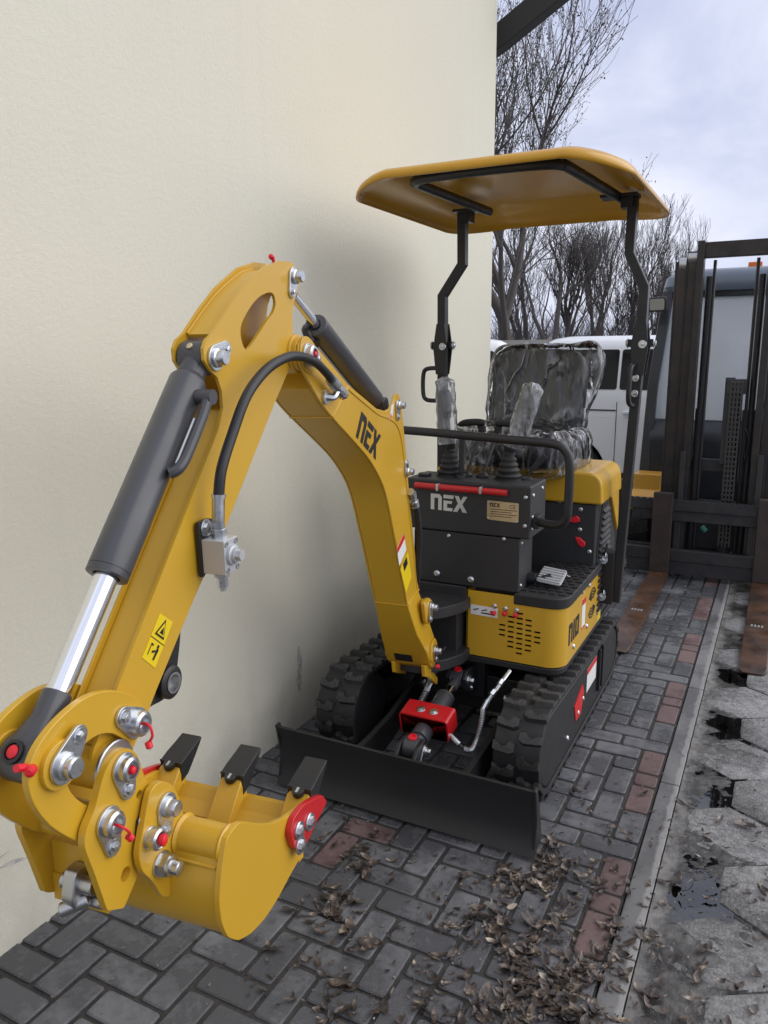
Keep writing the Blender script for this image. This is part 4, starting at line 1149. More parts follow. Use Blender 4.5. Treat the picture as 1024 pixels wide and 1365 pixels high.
# valve block and hose
vM = Matrix.Translation(B(1.428, SW + .004, 1.225)) @ Matrix((FD, RT, UP)).transposed().to_4x4()
vM = vM @ Matrix.Rotation(radians(2), 4, 'Y')
b = MB(vM); b.prism(rc([(.028, .062), (-.016, .062), (-.034, .03), (-.034, -.012), (.028, -.05)], .006, 2), 0, .010, 'xz')
vb_ = b.build('valve_bracket', BLK, stick, bevel=.001)
bolt(vb_, vM @ Vector((.006, .010, .047)), RV, .011)
b = MB(vM); b.box((0, .035, -.006), (.050, .05, .068)); vv_ = b.build('valve_block', ALU, vb_, bevel=.0015)
for dx, dz in ((-.017, .02), (.017, .02), (-.017, -.032), (.017, -.032)):
    b = MB(vM); b.lathe([(.0055, 0), (.0055, .002), (.0035, .0021), (.0035, .0005)], (dx, .06, dz), (0, 1, 0), 12); b.build('screw', STEEL, vv_)
b = MB(vM); b.lathe([(.020, 0), (.020, .006), (.015, .008), (.015, .013)], (0, .06, -.004), (0, 1, 0), 18); b.prism([(x * .011, z * .011 - .004) for x, z in hexa(1)], .073, .084, 'xz'); b.build('plug', ALU, vv_)
b = MB(vM); b.cyl((0, .035, .028), (0, .035, .045), .015, n=6); b.cyl((0, .035, .045), (0, .035, .062), .0125, n=6); b.cyl((0, .035, .062), (-.004, .037, .11), .0125, .0125, 16); b.cyl((-.0045, .037, .108), (-.005, .0372, .113), .0145, n=16)
b.build('hose_fitting', ZINC, vv_)
b = MB(vM); b.cyl((0, .035, -.040), (0, .035, -.052), .015, n=6); b.cyl((0, .035, -.052), (0, .035, -.072), .011, n=6); b.cyl((0, .035, -.072), (0, .035, -.080), .007, n=10)
b.build('hose_fitting', ZINC, vv_)
hs = vM @ Vector((-.005, .037, .11))
hp = [hs, B(1.415, .080, 1.385), B(1.372, .082, 1.450), B(1.322, .085, 1.515), B(1.262, .086, 1.556), B(1.195, .088, 1.583), B(1.110, .09, 1.596), B(1.02, .092, 1.584), B(.95, .092, 1.556), B(.906, .09, 1.532)]
hh = hose(stick, hp, .0108, n=12, name='hydraulic_hose')
b = MB(); b.tube([B(.918, .0905, 1.538), B(.888, .09, 1.522)], .0155, 12); b.tube([B(.889, .09, 1.523), B(.874, .09, 1.514)], .0125, 6); b.tube([B(.874, .09, 1.514), B(.848, .09, 1.501)], .0145, 10); b.tube([B(.848, .09, 1.501), B(.842, .088, 1.497)], .0155, 8)
b.tube(spline([B(.872, .088, 1.512), B(.885, .083, 1.494), B(.898, .07, 1.495), B(.90, .0640, 1.496)], 4), .010, 8); b.cyl(B(.90, .0640, 1.494), B(.90, .072, 1.494), .018, n=16)
b.build('hose_fitting', ZINC, hh)

# ------------------------------------------------------------------ bucket cylinder
P, Q = B(1.353, 0, 1.594), B(1.861, 0, 1.001)
# barrel runs beside the stick face, slightly kinked towards the rod eye like the real lug geometry
d = (Q - P).normalized(); L = (Q - P).length
c = MB(); R_ = .0365; Lb = .475
c.lathe([(.022, .038), (R_ * .9, .055), (R_, .062), (R_, Lb - .115), (R_ * 1.012, Lb - .114), (R_ * 1.012, Lb - .012), (R_ * .985, Lb - .0115), (R_ * .985, Lb - .009), (R_ * 1.012, Lb - .0085), (R_ * 1.0, Lb), (.024, Lb + .001), (.022, Lb - .006)], P, d, 36)
bcy = c.build('bucket_cylinder', GREY, EX, sharp=30)
c = MB(); c.cyl(P - RT * .0285, P + RT * .0285, .034, n=24); c.cyl(P, P + d * .06, .028, n=18); c.build('cylinder_eye', GREY, bcy, bevel=.004)
c = MB(); nn = RT.cross(d); nn = nn if nn.dot(FD) > 0 else -nn
c.lathe([(.007, 0), (.007, .004), (.004, .006)], P + nn * .033, nn, 10); c.build('grease_nipple', BRASS, bcy)
c = MB(); c.cyl(P + d * (Lb - .02), Q - d * .06, .0205, n=28); c.build('rod', CHR, bcy)
c = MB(); c.lathe([(.022, -.105), (.0235, -.10), (.025, -.06), (.034, -.035), (.040, -.02), (.036, .0)], Q, d, 22); c.cyl(Q - RT * .030, Q + RT * .030, .038, n=26); c.build('rod_eye', GREY, bcy, bevel=.005)
c = MB(); c.lathe([(.018, 0), (.018, .005), (.013, .006), (.012, .001)], Q + nn * .037, nn, 16); c.build('grease_port', BLK, bcy)
c = MB(); c.lathe([(.010, 0), (.010, .004), (.005, .007)], Q + nn * .038, nn, 14); c.build('grease_cap', RED, bcy)
# oil pipe beside the barrel
c = MB(); A0 = P + d * .095 + RT * .02; c.cyl(A0 + RT * .005, A0 + RT * .050, .0145, n=16)
c.tube(spline([A0 + RT * .040 + d * .01, A0 + RT * .040 + d * .05 - nn * .004, A0 + RT * .038 + d * .13 - nn * .006, A0 + RT * .034 + d * .16 - nn * .003, A0 + RT * .022 + d * .172], 5), .0105, 10)
c.build('oil_pipe', GREY, bcy)
c = MB(); c.tube([A0 + RT * .026 + d * .05 - nn * .002, A0 + RT * .026 + d * .15 - nn * .002], .0035, 6); c.build('bleed_pipe', STEEL, bcy)

# ------------------------------------------------------------------ linkage, coupler, bucket
Co = [(1.650, .985), (1.662, 1.012), (1.695, 1.042), (1.739, 1.066), (1.787, 1.077), (1.835, 1.072), (1.875, 1.058), (1.903, 1.038), (1.918, 1.008), (1.913, .966), (1.888, .915), (1.85, .868), (1.815, .835), (1.785, .825), (1.765, .845)]
Ci = [(1.770, .872), (1.800, .892), (1.828, .922), (1.845, .955), (1.842, .985), (1.815, 1.001), (1.775, 1.004), (1.740, .990), (1.715, .968), (1.695, .952), (1.668, .955)]
Cl = [(p[0], p[1]) for p in spline(Co, 4)] + [(p[0], p[1]) for p in spline(Ci, 4)]
lk = None
for s in (1, -1):
    b = MB(BF); b.prism(Cl, s * .0400, s * .0530, 'xz')
    b.cyl((1.861, s * .036, 1.001), (1.861, s * .062, 1.001), .038, n=24)
    o = b.build('link_plate', YEL, EX, bevel=.002, sharp=30)
    if s > 0: lk = o
flag_pin(lk, B(1.685, .0535, .984), B(1.716, .0535, 1.009), RV, .027, (-.016, .024), .018)
flag_pin(lk, B(1.861, .0625, 1.001), B(1.828, .0625, 1.033), RV, .0285, None, .017)
c = MB(); c.tube([B(1.905, .045, 1.018), B(1.93, .046, 1.03)], .006, 8); c.lathe([(.006, 0), (.0085, .004), (.0085, .014), (.004, .017)], B(1.905, .05, 1.018), FD * .8 + UP * .1 + RT * .4, 10); c.build('grease_cap', RED, lk)
b = MB(BF); b.cyl((1.744, -.053, .932), (1.744, .053, .932), .040, n=26); b.cyl((1.685, -.041, .985), (1.685, .041, .985), .034, n=22); b.cyl((1.79, -.053, .855), (1.79, .053, .855), .032, n=22)
b.build('tip_boss', YEL, stick, bevel=.002)
b = MB(BF)
b.lathe([(.044, -.004), (.046, -.002), (.046, .002), (.044, .004)], (1.744, .0545, .932), (0, 1, 0), 24)
b.build('seal_ring', STEEL, stick)
cpl = [(1.798, .928), (1.785, .950), (1.762, .965), (1.735, .966), (1.712, .950), (1.700, .925), (1.691, .885), (1.672, .856), (1.668, .828), (1.690, .800), (1.716, .770), (1.732, .752), (1.727, .722), (1.768, .688), (1.806, .712), (1.825, .79), (1.843, .855), (1.836, .880), (1.814, .898)]
cp = [(p[0], p[1]) for p in rc(cpl, [.014] * 11 + [.008, .008, .005, .005] + [.014] * 4, 2)]
h1, h2 = circ((1.7075, .864), .008, 12), circ((1.757, .745), .0125, 16)
co_ = None
b = MB(BF); b.prism(cp, .0565, .0700, 'xz', [h1, h2]); b.box((1.75, 0, .77), (.07, .112, .06)); b.box((1.765, 0, .715), (.05, .112, .05))
co_ = b.build('coupler', YEL, EX, sharp=30)
b = MB(BF)
b.prism(cp, -.0700, -.0565, 'xz', [h1, h2])
b.build('coupler_plate', YEL, co_, sharp=30)
flag_pin(co_, B(1.744, .0702, .934), B(1.738, .0702, .893), RV, .0265, 'plug', .0175)
flag_pin(co_, B(1.789, .0702, .862), B(1.784, .0702, .817), RV, .0275, (.026, .010), .0175)
b = MB(BF); b.prism(rc([(1.722, .826), (1.706, .830), (1.700, .810), (1.698, .785), (1.692, .762), (1.712, .752), (1.728, .765), (1.730, .79)], .008, 2), .0702, .076, 'xz'); vb2 = b.build('lock_plate', BLK, co_, bevel=.001)
b = MB(BF); b.lathe([(.019, .0), (.019, .014), (.017, .015), (.017, .022), (.019, .023), (.019, .032), (.015, .035), (.013, .034), (.012, .026), (0, .026)], (1.711, .076, .789), (0, 1, 0), 20); b.build('lock_pin', ZINC, vb2)
b = MB(BF); b.lathe([(.009, .0), (.0105, .004), (.0105, .010), (.005, .013)], (1.711, .108, .789), (-.2, 1, 0), 12); b.build('grease_cap', RED, vb2)
for q in ((1.712, .819), (1.706, .763)): bolt(vb2, B(q[0], .076, q[1]), RV, .0075)
b = MB(BF); b.cyl((1.80, -.02, .745), (1.80, .045, .745), .015, n=16); b.prism(rc([(1.815, .775), (1.785, .775), (1.78, .725), (1.795, .70), (1.82, .705), (1.828, .73)], .008, 3), -.005, .02, 'xz')
b.cyl((1.825, -.01, .705), (1.80, .03, .72), .012, n=14); b.cyl((1.79, 0, .71), (1.79, .05, .71), .012, n=14)
b.build('locking_hook', STEEL, co_, bevel=.003)
# bucket
BT = .19
shell = [(1.300, .612), (1.335, .578), (1.371, .553), (1.415, .537), (1.468, .524), (1.52, .519), (1.575, .528), (1.618, .548), (1.648, .580), (1.664, .622), (1.667, .665), (1.658, .705), (1.645, .740)]
S_ = spline(shell, 4); th = .008
inn = []
for i, p in enumerate(S_):
    t = (S_[min(i + 1, len(S_) - 1)] - S_[max(i - 1, 0)]).normalized(); inn.append((p.x + t.y * th * -1, p.y + t.x * th))
b = MB(BF); b.prism([(p.x, p.y) for p in S_] + inn[::-1], -BT + .004, BT - .004, 'xz')
bk = b.build('bucket', YEL, EX, bevel=.0015, sharp=25)
side = [(1.640, .767), (1.600, .772), (1.575, .758), (1.535, .728), (1.48, .695), (1.422, .671), (1.37, .660), (1.322, .650), (1.277, .604), (1.285, .594), (1.365, .547), (1.368, .540), (1.416, .531), (1.468, .517), (1.522, .512), (1.577, .521), (1.622, .542), (1.655, .576), (1.672, .620), (1.675, .666), (1.664, .712), (1.650, .748)]
sd_ = rc(side, .012, 2)
for s in (-1, 1):
    b = MB(BF); b.prism(sd_, s * (BT - .006), s * (BT + .006), 'xz'); b.build('side_plate', YEL, bk, bevel=.002, sharp=25)
b = MB(BF); b.cyl((1.618, -BT + .006, .735), (1.618, BT - .006, .735), .034, n=32); b.build('cross_tube', YEL, bk)
w = MB(BF); w.tube([(1.655, -BT, .712), (1.655, BT - .01, .712)], .004, 6); w.lathe([(.034, -.006), (.039, -.002), (.034, .004)], (1.618, .092, .735), (0, 1, 0), 24, caps=False); w.lathe([(.034, -.006), (.038, 0), (.034, .004)], (1.618, BT - .008, .735), (0, 1, 0), 24, caps=False); w.build('weld_bead', YEL, bk)
b = MB(BF); b.prism([(1.292, .617), (1.300, .606), (1.352, .570), (1.358, .578)], -BT + .006, BT - .006, 'xz'); b.build('cutting_edge', YEL, bk, bevel=.002)
# ears for the coupler pins
ear = rc([(1.700, .872), (1.672, .874), (1.640, .850), (1.622, .812), (1.612, .77), (1.62, .72), (1.650, .70), (1.655, .655), (1.668, .640), (1.690, .655), (1.710, .70), (1.738, .741), (1.743, .775)], .014, 3)
for s in (-1, 1):
    b = MB(BF); b.prism(ear, s * .0745, s * .088, 'xz'); e_ = b.build('ear', YEL, bk, bevel=.002)
    if s > 0:
        flag_pin(e_, B(1.664, .0882, .820), B(1.671, .0882, .778), RV, .025, None, .0165)
        h = MB(frame(B(1.688, .0882, .722), RV)); h.lathe([(.024, 0), (.024, .004)], (0, 0, 0), (0, 0, 1), 20); h.prism([(x * .021, y * .021) for x, y in hexa(1)], .004, .020, 'xy'); h.lathe([(.018, .02), (.018, .026), (.013, .027), (.013, .040), (.010, .042)], (0, 0, 0), (0, 0, 1), 18); h.build('nut', ZINC, e_)
# teeth
tl = Vector((-.091, 0, .027)).normalized()
for t in (-.164, 0.0, .170):
    b = MB(BF)
    b.rings([[(1.392, t - .028, .578), (1.392, t + .028, .578), (1.40, t + .028, .560), (1.40, t - .028, .560)],
             [(1.318, t - .0275, .654), (1.318, t + .0275, .654), (1.292, t + .0275, .604), (1.292, t - .0275, .604)],
             [(1.302, t - .019, .664), (1.302, t + .019, .664), (1.282, t + .019, .625), (1.282, t - .019, .625)]])
    sh = b.build('tooth_adapter', YEL, bk, bevel=.003)
    b = MB(BF); 
    hw = .029
    def row(s, z, hw, z2): return [(s, t - hw, z), (s, t + hw, z), (s, t + hw, z2), (s, t - hw, z2)]
    b.rings([row(1.312, .668, hw, .622), row(1.285, .677, hw, .630), row(1.25, .686, hw * .97, .660), row(1.222, .694, hw * .95, .688)])
    tip_ = [(1.318 - .02, .0)]
    n2 = Vector((.284, 0, .959))
    cM = BF @ Matrix.Translation((1.31, t, .6695)) @ Matrix((Vector((.959, 0, -.284)), Vector((0, 1, 0)), Vector((.284, 0, .959)))).transposed().to_4x4()
    k = MB(cM); k.prism([(0, -hw), (.004, -hw), (.004, -.016)] + [(.006 + .016 * cos(a), .014 * sin(a)) for a in [-pi / 2 + pi * q / 8 for q in range(9)]] + [(.004, .016), (.004, hw), (0, hw)], -.012, .0025, 'xy')
    b.v += k.v; n0 = len(b.v) - len(k.v); b.f += [tuple(n0 + i for i in f) for f in k.f]; b.fm += k.fm
    th_ = b.build('tooth', BLK, bk, bevel=.002)
    c = MB(cM); c.box((.010, 0, .003), (.014, .006, .002)); c.build('tooth_pin', ZINC, th_)
# red side cutter
for s in (1, -1):
    b = MB(BF); b.prism(rc([(1.252, .608), (1.275, .640), (1.315, .655), (1.372, .672), (1.415, .668), (1.434, .645), (1.418, .600), (1.385, .572), (1.355, .575), (1.315, .592)], .012, 3), s * (BT + .0062), s * (BT + .020), 'xz')
    ct = b.build('side_cutter', REDP, bk, bevel=.003)
    if s > 0:
        for q in ((1.345, .617), (1.395, .628), (1.392, .592)): bolt(ct, B(q[0], BT + .020, q[1]), RV, .0125)
b = MB(BF); b.box((1.36, BT - .01, .538), (.02, .03, .012)); b.build('wear_pad', YEL, bk)
# ------------------------------------------------------------------ plastic film on seat and sticks
def m_film(m, N, L, b, geo, ns, col, milk=.05, sk=.7):
    out = [n for n in N if n.type == 'OUTPUT_MATERIAL'][0]
    tr = N.new('ShaderNodeBsdfTransparent'); tr.inputs[0].default_value = (.93, .94, .95, 1)
    gl = N.new('ShaderNodeBsdfGlossy'); gl.inputs['Roughness'].default_value = .10
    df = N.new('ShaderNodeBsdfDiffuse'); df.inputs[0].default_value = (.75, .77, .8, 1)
    mp = N.new('ShaderNodeMapping'); mp.inputs['Rotation'].default_value = (.2, .75, .3); mp.inputs['Scale'].default_value = (1, 1, .28); L.new(geo.outputs['Position'], mp.inputs[0])
    n = ns(15, 2.5, .5, mp.outputs[0]); n.inputs['Distortion'].default_value = .5
    rg = N.new('ShaderNodeMath'); rg.operation = 'SUBTRACT'; rg.inputs[1].default_value = .5; L.new(n.outputs['Fac'], rg.inputs[0])
    ab = N.new('ShaderNodeMath'); ab.operation = 'ABSOLUTE'; L.new(rg.outputs[0], ab.inputs[0])
    bp = N.new('ShaderNodeBump'); bp.inputs['Strength'].default_value = 1.0; bp.inputs['Distance'].default_value = .018; 
    n7 = ns(6, 2.0, .4, mp.outputs[0]); n7.inputs['Distortion'].default_value = .8
    s7 = N.new('ShaderNodeMath'); s7.operation = 'SUBTRACT'; s7.inputs[1].default_value = .5; L.new(n7.outputs['Fac'], s7.inputs[0])
    a7 = N.new('ShaderNodeMath'); a7.operation = 'ABSOLUTE'; L.new(s7.outputs[0], a7.inputs[0])
    r7 = N.new('ShaderNodeMapRange'); r7.interpolation_type = 'SMOOTHSTEP'; r7.inputs['From Max'].default_value = .05; r7.inputs['To Min'].default_value = .55; r7.inputs['To Max'].default_value = 0; L.new(a7.outputs[0], r7.inputs['Value'])
    h7 = N.new('ShaderNodeMath'); h7.operation = 'ADD'; L.new(n.outputs['Fac'], h7.inputs[0]); L.new(r7.outputs[0], h7.inputs[1]); L.new(h7.outputs[0], bp.inputs['Height'])
    L.new(bp.outputs[0], gl.inputs['Normal']); L.new(bp.outputs[0], df.inputs['Normal'])
    fr = N.new('ShaderNodeFresnel'); fr.inputs[0].default_value = 1.5; L.new(bp.outputs[0], fr.inputs['Normal'])
    f2 = N.new('ShaderNodeMath'); f2.operation = 'MULTIPLY_ADD'; f2.inputs[1].default_value = 1.7; f2.inputs[2].default_value = .0; f2.use_clamp = True; L.new(fr.outputs[0], f2.inputs[0])
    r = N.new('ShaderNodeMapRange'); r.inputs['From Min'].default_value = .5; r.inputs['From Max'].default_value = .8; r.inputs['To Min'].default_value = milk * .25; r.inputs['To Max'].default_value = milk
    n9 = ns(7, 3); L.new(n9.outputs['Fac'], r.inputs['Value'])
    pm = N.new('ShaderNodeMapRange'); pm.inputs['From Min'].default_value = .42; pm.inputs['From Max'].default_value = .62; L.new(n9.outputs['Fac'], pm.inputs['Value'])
    def crease_highlight(scale, wid, amt):  # crease whitening plus painted highlights, mixed in as white diffuse
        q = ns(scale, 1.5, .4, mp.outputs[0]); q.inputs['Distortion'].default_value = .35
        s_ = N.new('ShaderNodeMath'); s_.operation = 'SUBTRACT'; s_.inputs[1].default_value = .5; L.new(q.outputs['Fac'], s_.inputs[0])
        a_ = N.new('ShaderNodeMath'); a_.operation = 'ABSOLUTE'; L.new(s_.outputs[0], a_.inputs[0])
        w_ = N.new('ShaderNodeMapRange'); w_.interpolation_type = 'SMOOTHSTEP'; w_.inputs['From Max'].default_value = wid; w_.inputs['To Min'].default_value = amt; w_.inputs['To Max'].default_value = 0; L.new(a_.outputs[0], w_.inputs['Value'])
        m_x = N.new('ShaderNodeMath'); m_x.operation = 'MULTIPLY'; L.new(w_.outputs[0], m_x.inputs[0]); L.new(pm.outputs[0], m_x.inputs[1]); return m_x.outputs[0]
    sm = N.new('ShaderNodeMath'); sm.operation = 'ADD'; L.new(crease_highlight(11, .04, .5 * sk), sm.inputs[0]); L.new(crease_highlight(23, .05, .35 * sk), sm.inputs[1])
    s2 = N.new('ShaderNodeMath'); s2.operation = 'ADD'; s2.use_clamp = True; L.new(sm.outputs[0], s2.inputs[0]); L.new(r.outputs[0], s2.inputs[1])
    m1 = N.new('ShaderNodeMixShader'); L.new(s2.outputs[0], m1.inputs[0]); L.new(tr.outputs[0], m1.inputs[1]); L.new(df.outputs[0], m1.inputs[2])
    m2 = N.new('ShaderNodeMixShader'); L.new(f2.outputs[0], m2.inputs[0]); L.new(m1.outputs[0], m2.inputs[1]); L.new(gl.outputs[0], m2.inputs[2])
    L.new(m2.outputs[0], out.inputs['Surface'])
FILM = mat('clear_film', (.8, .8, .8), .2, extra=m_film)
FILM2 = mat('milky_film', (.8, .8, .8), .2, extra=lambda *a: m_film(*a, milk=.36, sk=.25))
def crumple(p, sd, a=.02, f=7):
    q = Vector(p)
    w = 1 - abs(noise.noise(q * (f * .7) + Vector((sd, 0, 0)))) * 2
    w2 = 1 - abs(noise.noise(q * f * 2.3 + Vector((0, sd, 0)))) * 2
    return a * w + a * .45 * w2
def film_shape(name, M, c, s, e1, e2, sd, label, group, amp=.014, flare=None):
    mb = MB()
    def fn(u, v):
        a = 2 * pi * u; b_ = pi * (v - .5)
        def sg(x, e): return math.copysign(abs(x) ** e, x)
        d = Vector((sg(cos(b_), e1) * sg(cos(a), e1), sg(cos(b_), e1) * sg(sin(a), e1), sg(sin(b_), e2)))
        p = Vector((c[0] + s[0] / 2 * d.x, c[1] + s[1] / 2 * d.y, c[2] + s[2] / 2 * d.z))
        p = M @ p
        nn_ = (M.to_3x3() @ d).normalized()
        k = crumple(p, sd, amp)
        if flare: k += flare(d)
        return p + nn_ * k
    mb.grid(fn, 170, 90)
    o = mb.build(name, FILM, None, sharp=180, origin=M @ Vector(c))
    return tag(o, label, 'plastic cover', group)
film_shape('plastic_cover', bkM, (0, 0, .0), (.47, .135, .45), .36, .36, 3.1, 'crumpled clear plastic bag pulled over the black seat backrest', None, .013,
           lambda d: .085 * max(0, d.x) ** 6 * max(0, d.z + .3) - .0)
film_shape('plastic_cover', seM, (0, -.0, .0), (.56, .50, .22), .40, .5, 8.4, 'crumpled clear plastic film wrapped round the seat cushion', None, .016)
def sleeve(x, y, tx, tz, label, sd):
    top = Vector((x + tx * 1.06, y + .02, tz + .035)); bot = Vector((x + tx * .22, y, 1.235)); ax = (top - bot); L_ = ax.length; ax.normalize()
    mb = MB(); uu_ = Vector((1, 0, 0)); uu_ = (uu_ - ax * uu_.dot(ax)).normalized(); ww = ax.cross(uu_)
    def fn(u, v):
        a = 2 * pi * u; r = .036 + .004 * (1 - v)
        if v > .93: r *= max(.2, 1 - ((v - .93) / .07) ** 2)
        p = bot + ax * (L_ * v) + (uu_ * cos(a) + ww * (sin(a) * .8)) * r
        return p + (uu_ * cos(a) + ww * sin(a)) * crumple(p, sd, .005, 26)
    mb.grid(fn, 36, 40)
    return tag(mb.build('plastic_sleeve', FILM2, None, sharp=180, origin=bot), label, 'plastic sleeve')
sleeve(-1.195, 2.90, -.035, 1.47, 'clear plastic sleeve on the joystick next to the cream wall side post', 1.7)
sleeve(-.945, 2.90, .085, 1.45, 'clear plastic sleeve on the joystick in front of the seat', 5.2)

# ------------------------------------------------------------------ forklift
FSTL = mat('mast_steel', (.024, .022, .021), .45, .2, bump=(60, .3, 5), var=(9, .8, (.05, .038, .029)), rvar=(16, .3, .6))
FRUST = mat('fork_rust', (.115, .056, .030), .34, .15, bump=(50, .35, 5), var=(6, 1.0, (.035, .024, .02)), rvar=(9, .16, .5))
FSH = mat('fork_shank', (.062, .044, .037), .42, .2, bump=(60, .3, 5), var=(12, .8, (.035, .03, .028)))
FBLK = mat('carriage_paint', (.026, .027, .030), .42, bump=(80, .25, 5), var=(15, .7, (.05, .047, .045)), rvar=(14, .28, .55))
FBLU = mat('cab_paint', (.013, .016, .022), .4, coat=.2, bump=(120, .08), var=(8, .5, (.022, .026, .034)))
ROOFC = mat('cab_roof_paint', (.12, .15, .19), .35, coat=.3)
FYEL = mat('fender_paint', (.66, .33, .03), .3, coat=.3, var=(14, .5, (.55, .36, .12)), bump=(40, .15))
TYRE = mat('tyre_rubber', (.016, .016, .016), .65, bump=(90, .4))
ORG = mat('orange_lens', (.75, .17, .02), .3)
def m_wet(m, N, L, b, geo, ns, col):
    b.inputs['Roughness'].default_value = .06
    n1 = ns(5, 4); n2 = N.new('ShaderNodeTexVoronoi'); n2.inputs['Scale'].default_value = 70; L.new(geo.outputs['Position'], n2.inputs['Vector'])
    r = N.new('ShaderNodeMapRange'); r.inputs['From Min'].default_value = .2; r.inputs['From Max'].default_value = .05; L.new(n2.outputs['Distance'], r.inputs['Value'])
    mx = N.new('ShaderNodeMix'); mx.data_type = 'RGBA'; mx.inputs[6].default_value = (.80, .83, .86, 1); mx.inputs[7].default_value = (.93, .95, .97, 1)
    L.new(n1.outputs['Fac'], mx.inputs['Factor']); L.new(mx.outputs[2], b.inputs['Base Color'])
    bp = N.new('ShaderNodeBump'); bp.inputs['Strength'].default_value = .6; bp.inputs['Distance'].default_value = .004; L.new(r.outputs[0], bp.inputs['Height']); L.new(bp.outputs[0], b.inputs['Normal'])
    tr = N.new('ShaderNodeBsdfTransparent'); tr.inputs[0].default_value = (.85, .88, .9, 1); ms = N.new('ShaderNodeMixShader'); ms.inputs[0].default_value = .84
    tl = N.new('ShaderNodeBsdfTranslucent'); tl.inputs[0].default_value = (.85, .88, .9, 1); m0 = N.new('ShaderNodeMixShader'); m0.inputs[0].default_value = .45
    out = [q for q in N if q.type == 'OUTPUT_MATERIAL'][0]
    L.new(b.outputs[0], m0.inputs[1]); L.new(tl.outputs[0], m0.inputs[2]); L.new(tr.outputs[0], ms.inputs[1]); L.new(m0.outputs[0], ms.inputs[2]); L.new(ms.outputs[0], out.inputs['Surface'])
WETG = mat('wet_glass', (.3, .33, .36), .08, extra=m_wet)
FK = thing('forklift', (-.36, 6.4, 0), 'black forklift truck with rusty lowered forks standing behind the excavator', 'forklift')
FC = -.36
# forks
for x in (-.695, -.025):
    b = MB()
    pr = [(4.06, .012), (4.10, .030), (4.5, .040), (5.57, .048), (5.60, .060), (5.605, .10), (5.605, .63), (5.655, .63), (5.655, .02), (5.63, .004), (4.3, .004), (4.08, .006)]
    b.prism(pr[5:9] + [(5.655, .055), (5.605, .055)], x - .066, x + .066, 'yz')
    o = b.build('fork', FSH, FK, bevel=.006)
    b = MB()
    sec = [(4.06, .045, .006, .014), (4.075, .058, .005, .018), (4.11, .065, .004, .026), (4.5, .066, .004, .036), (5.56, .066, .004, .046), (5.607, .066, .004, .056), (5.65, .066, .006, .058)]
    b.rings([[(x - hw, y, z0), (x + hw, y, z0), (x + hw, y, z1), (x - hw, y, z1)] for y, hw, z0, z1 in sec])
    bd = b.build('fork_blade', FRUST, o, bevel=.003)
    for kx in range(4):
        sheet(bd, 'paint_mark', [(x - .035 + kx * .018, 4.72, .0385), (x - .024 + kx * .018, 4.72, .0385), (x - .024 + kx * .018, 4.755, .0387), (x - .035 + kx * .018, 4.755, .0387)], (0, 0, 1), KEDGE)
# carriage
b = MB()
b.box((FC, 5.685, .535), (1.16, .05, .075)); b.box((FC, 5.695, .46), (1.10, .03, .08))
b.box((FC, 5.685, .175), (1.16, .05, .085)); b.box((FC, 5.70, .085), (1.14, .06, .10))
for x in (FC - .24, FC + .24): b.box((x, 5.715, .32), (.045, .03, .50))
cr_ = b.build('carriage', FBLK, FK, bevel=.005)
t = MB()
for k in range(26): t.box((FC - .56 + k * .0445, 5.668, .5735), (.026, .022, .012))
tag(t.build('tooth_rack', FBLK, cr_), kind='stuff')
for x in (FC - .235, FC + .255):
    b = MB(); b.box((x, 5.72, .73), (.035, .025, .36)); b.build('backrest_post', ALU if False else FBLK, cr_, bevel=.003)
# mast rails
for sg in (-1, 1):
    xo_ = FC + sg * .388
    b = MB()
    def chan(x, y, w, d, z0, z1):
        b.box((x + sg * w * .42, y, (z0 + z1) / 2), (w * .16, d, z1 - z0)); b.box((x - sg * w * .08, y - d * .42, (z0 + z1) / 2), (w * .84, d * .16, z1 - z0)); b.box((x - sg * w * .08, y + d * .42, (z0 + z1) / 2), (w * .84, d * .16, z1 - z0))
    chan(FC + sg * .345, 5.88, .075, .15, .05, 2.20)
    b.build('outer_rail', FSTL, FK, bevel=.004)
    b = MB(); chan(FC + sg * .275, 5.86, .065, .13, .08, 2.26); b.build('middle_rail', FSTL, FK, bevel=.004)
    b = MB(); b.box((FC + sg * .218, 5.80, 1.18), (.045, .11, 2.28)); mr = b.build('inner_rail', FSTL, FK, bevel=.004)
    b = MB()
    b.cyl((FC + sg * .31, 5.83, 2.18), (FC + sg * .355, 5.83, 2.18), .045, n=16); b.cyl((FC + sg * .245, 5.82, 2.22), (FC + sg * .30, 5.82, 2.22), .04, n=16); b.build('roller', STEEL, mr)
    b = MB(); b.cyl((FC + sg * .165, 5.90, .1), (FC + sg * .165, 5.90, 2.1), .022, n=14); b.cyl((FC + sg * .165, 5.90, .1), (FC + sg * .165, 5.90, 1.2), .03, n=14); b.build('lift_cylinder', FBLK, FK)
    b = MB(); b.tube([(FC + sg * .135, 5.84, .1), (FC + sg * .132, 5.84, 2.2)], .011, 8); b.build('mast_hose', HOSE, FK)
b = MB(); b.box((FC, 5.81, 2.262), (.48, .07, .10)); b.build('mast_head', FSTL, FK, bevel=.005)
b = MB(); b.box((FC, 5.92, .80), (.66, .03, .09)); b.build('cross_member', FBLK, FK, bevel=.005)
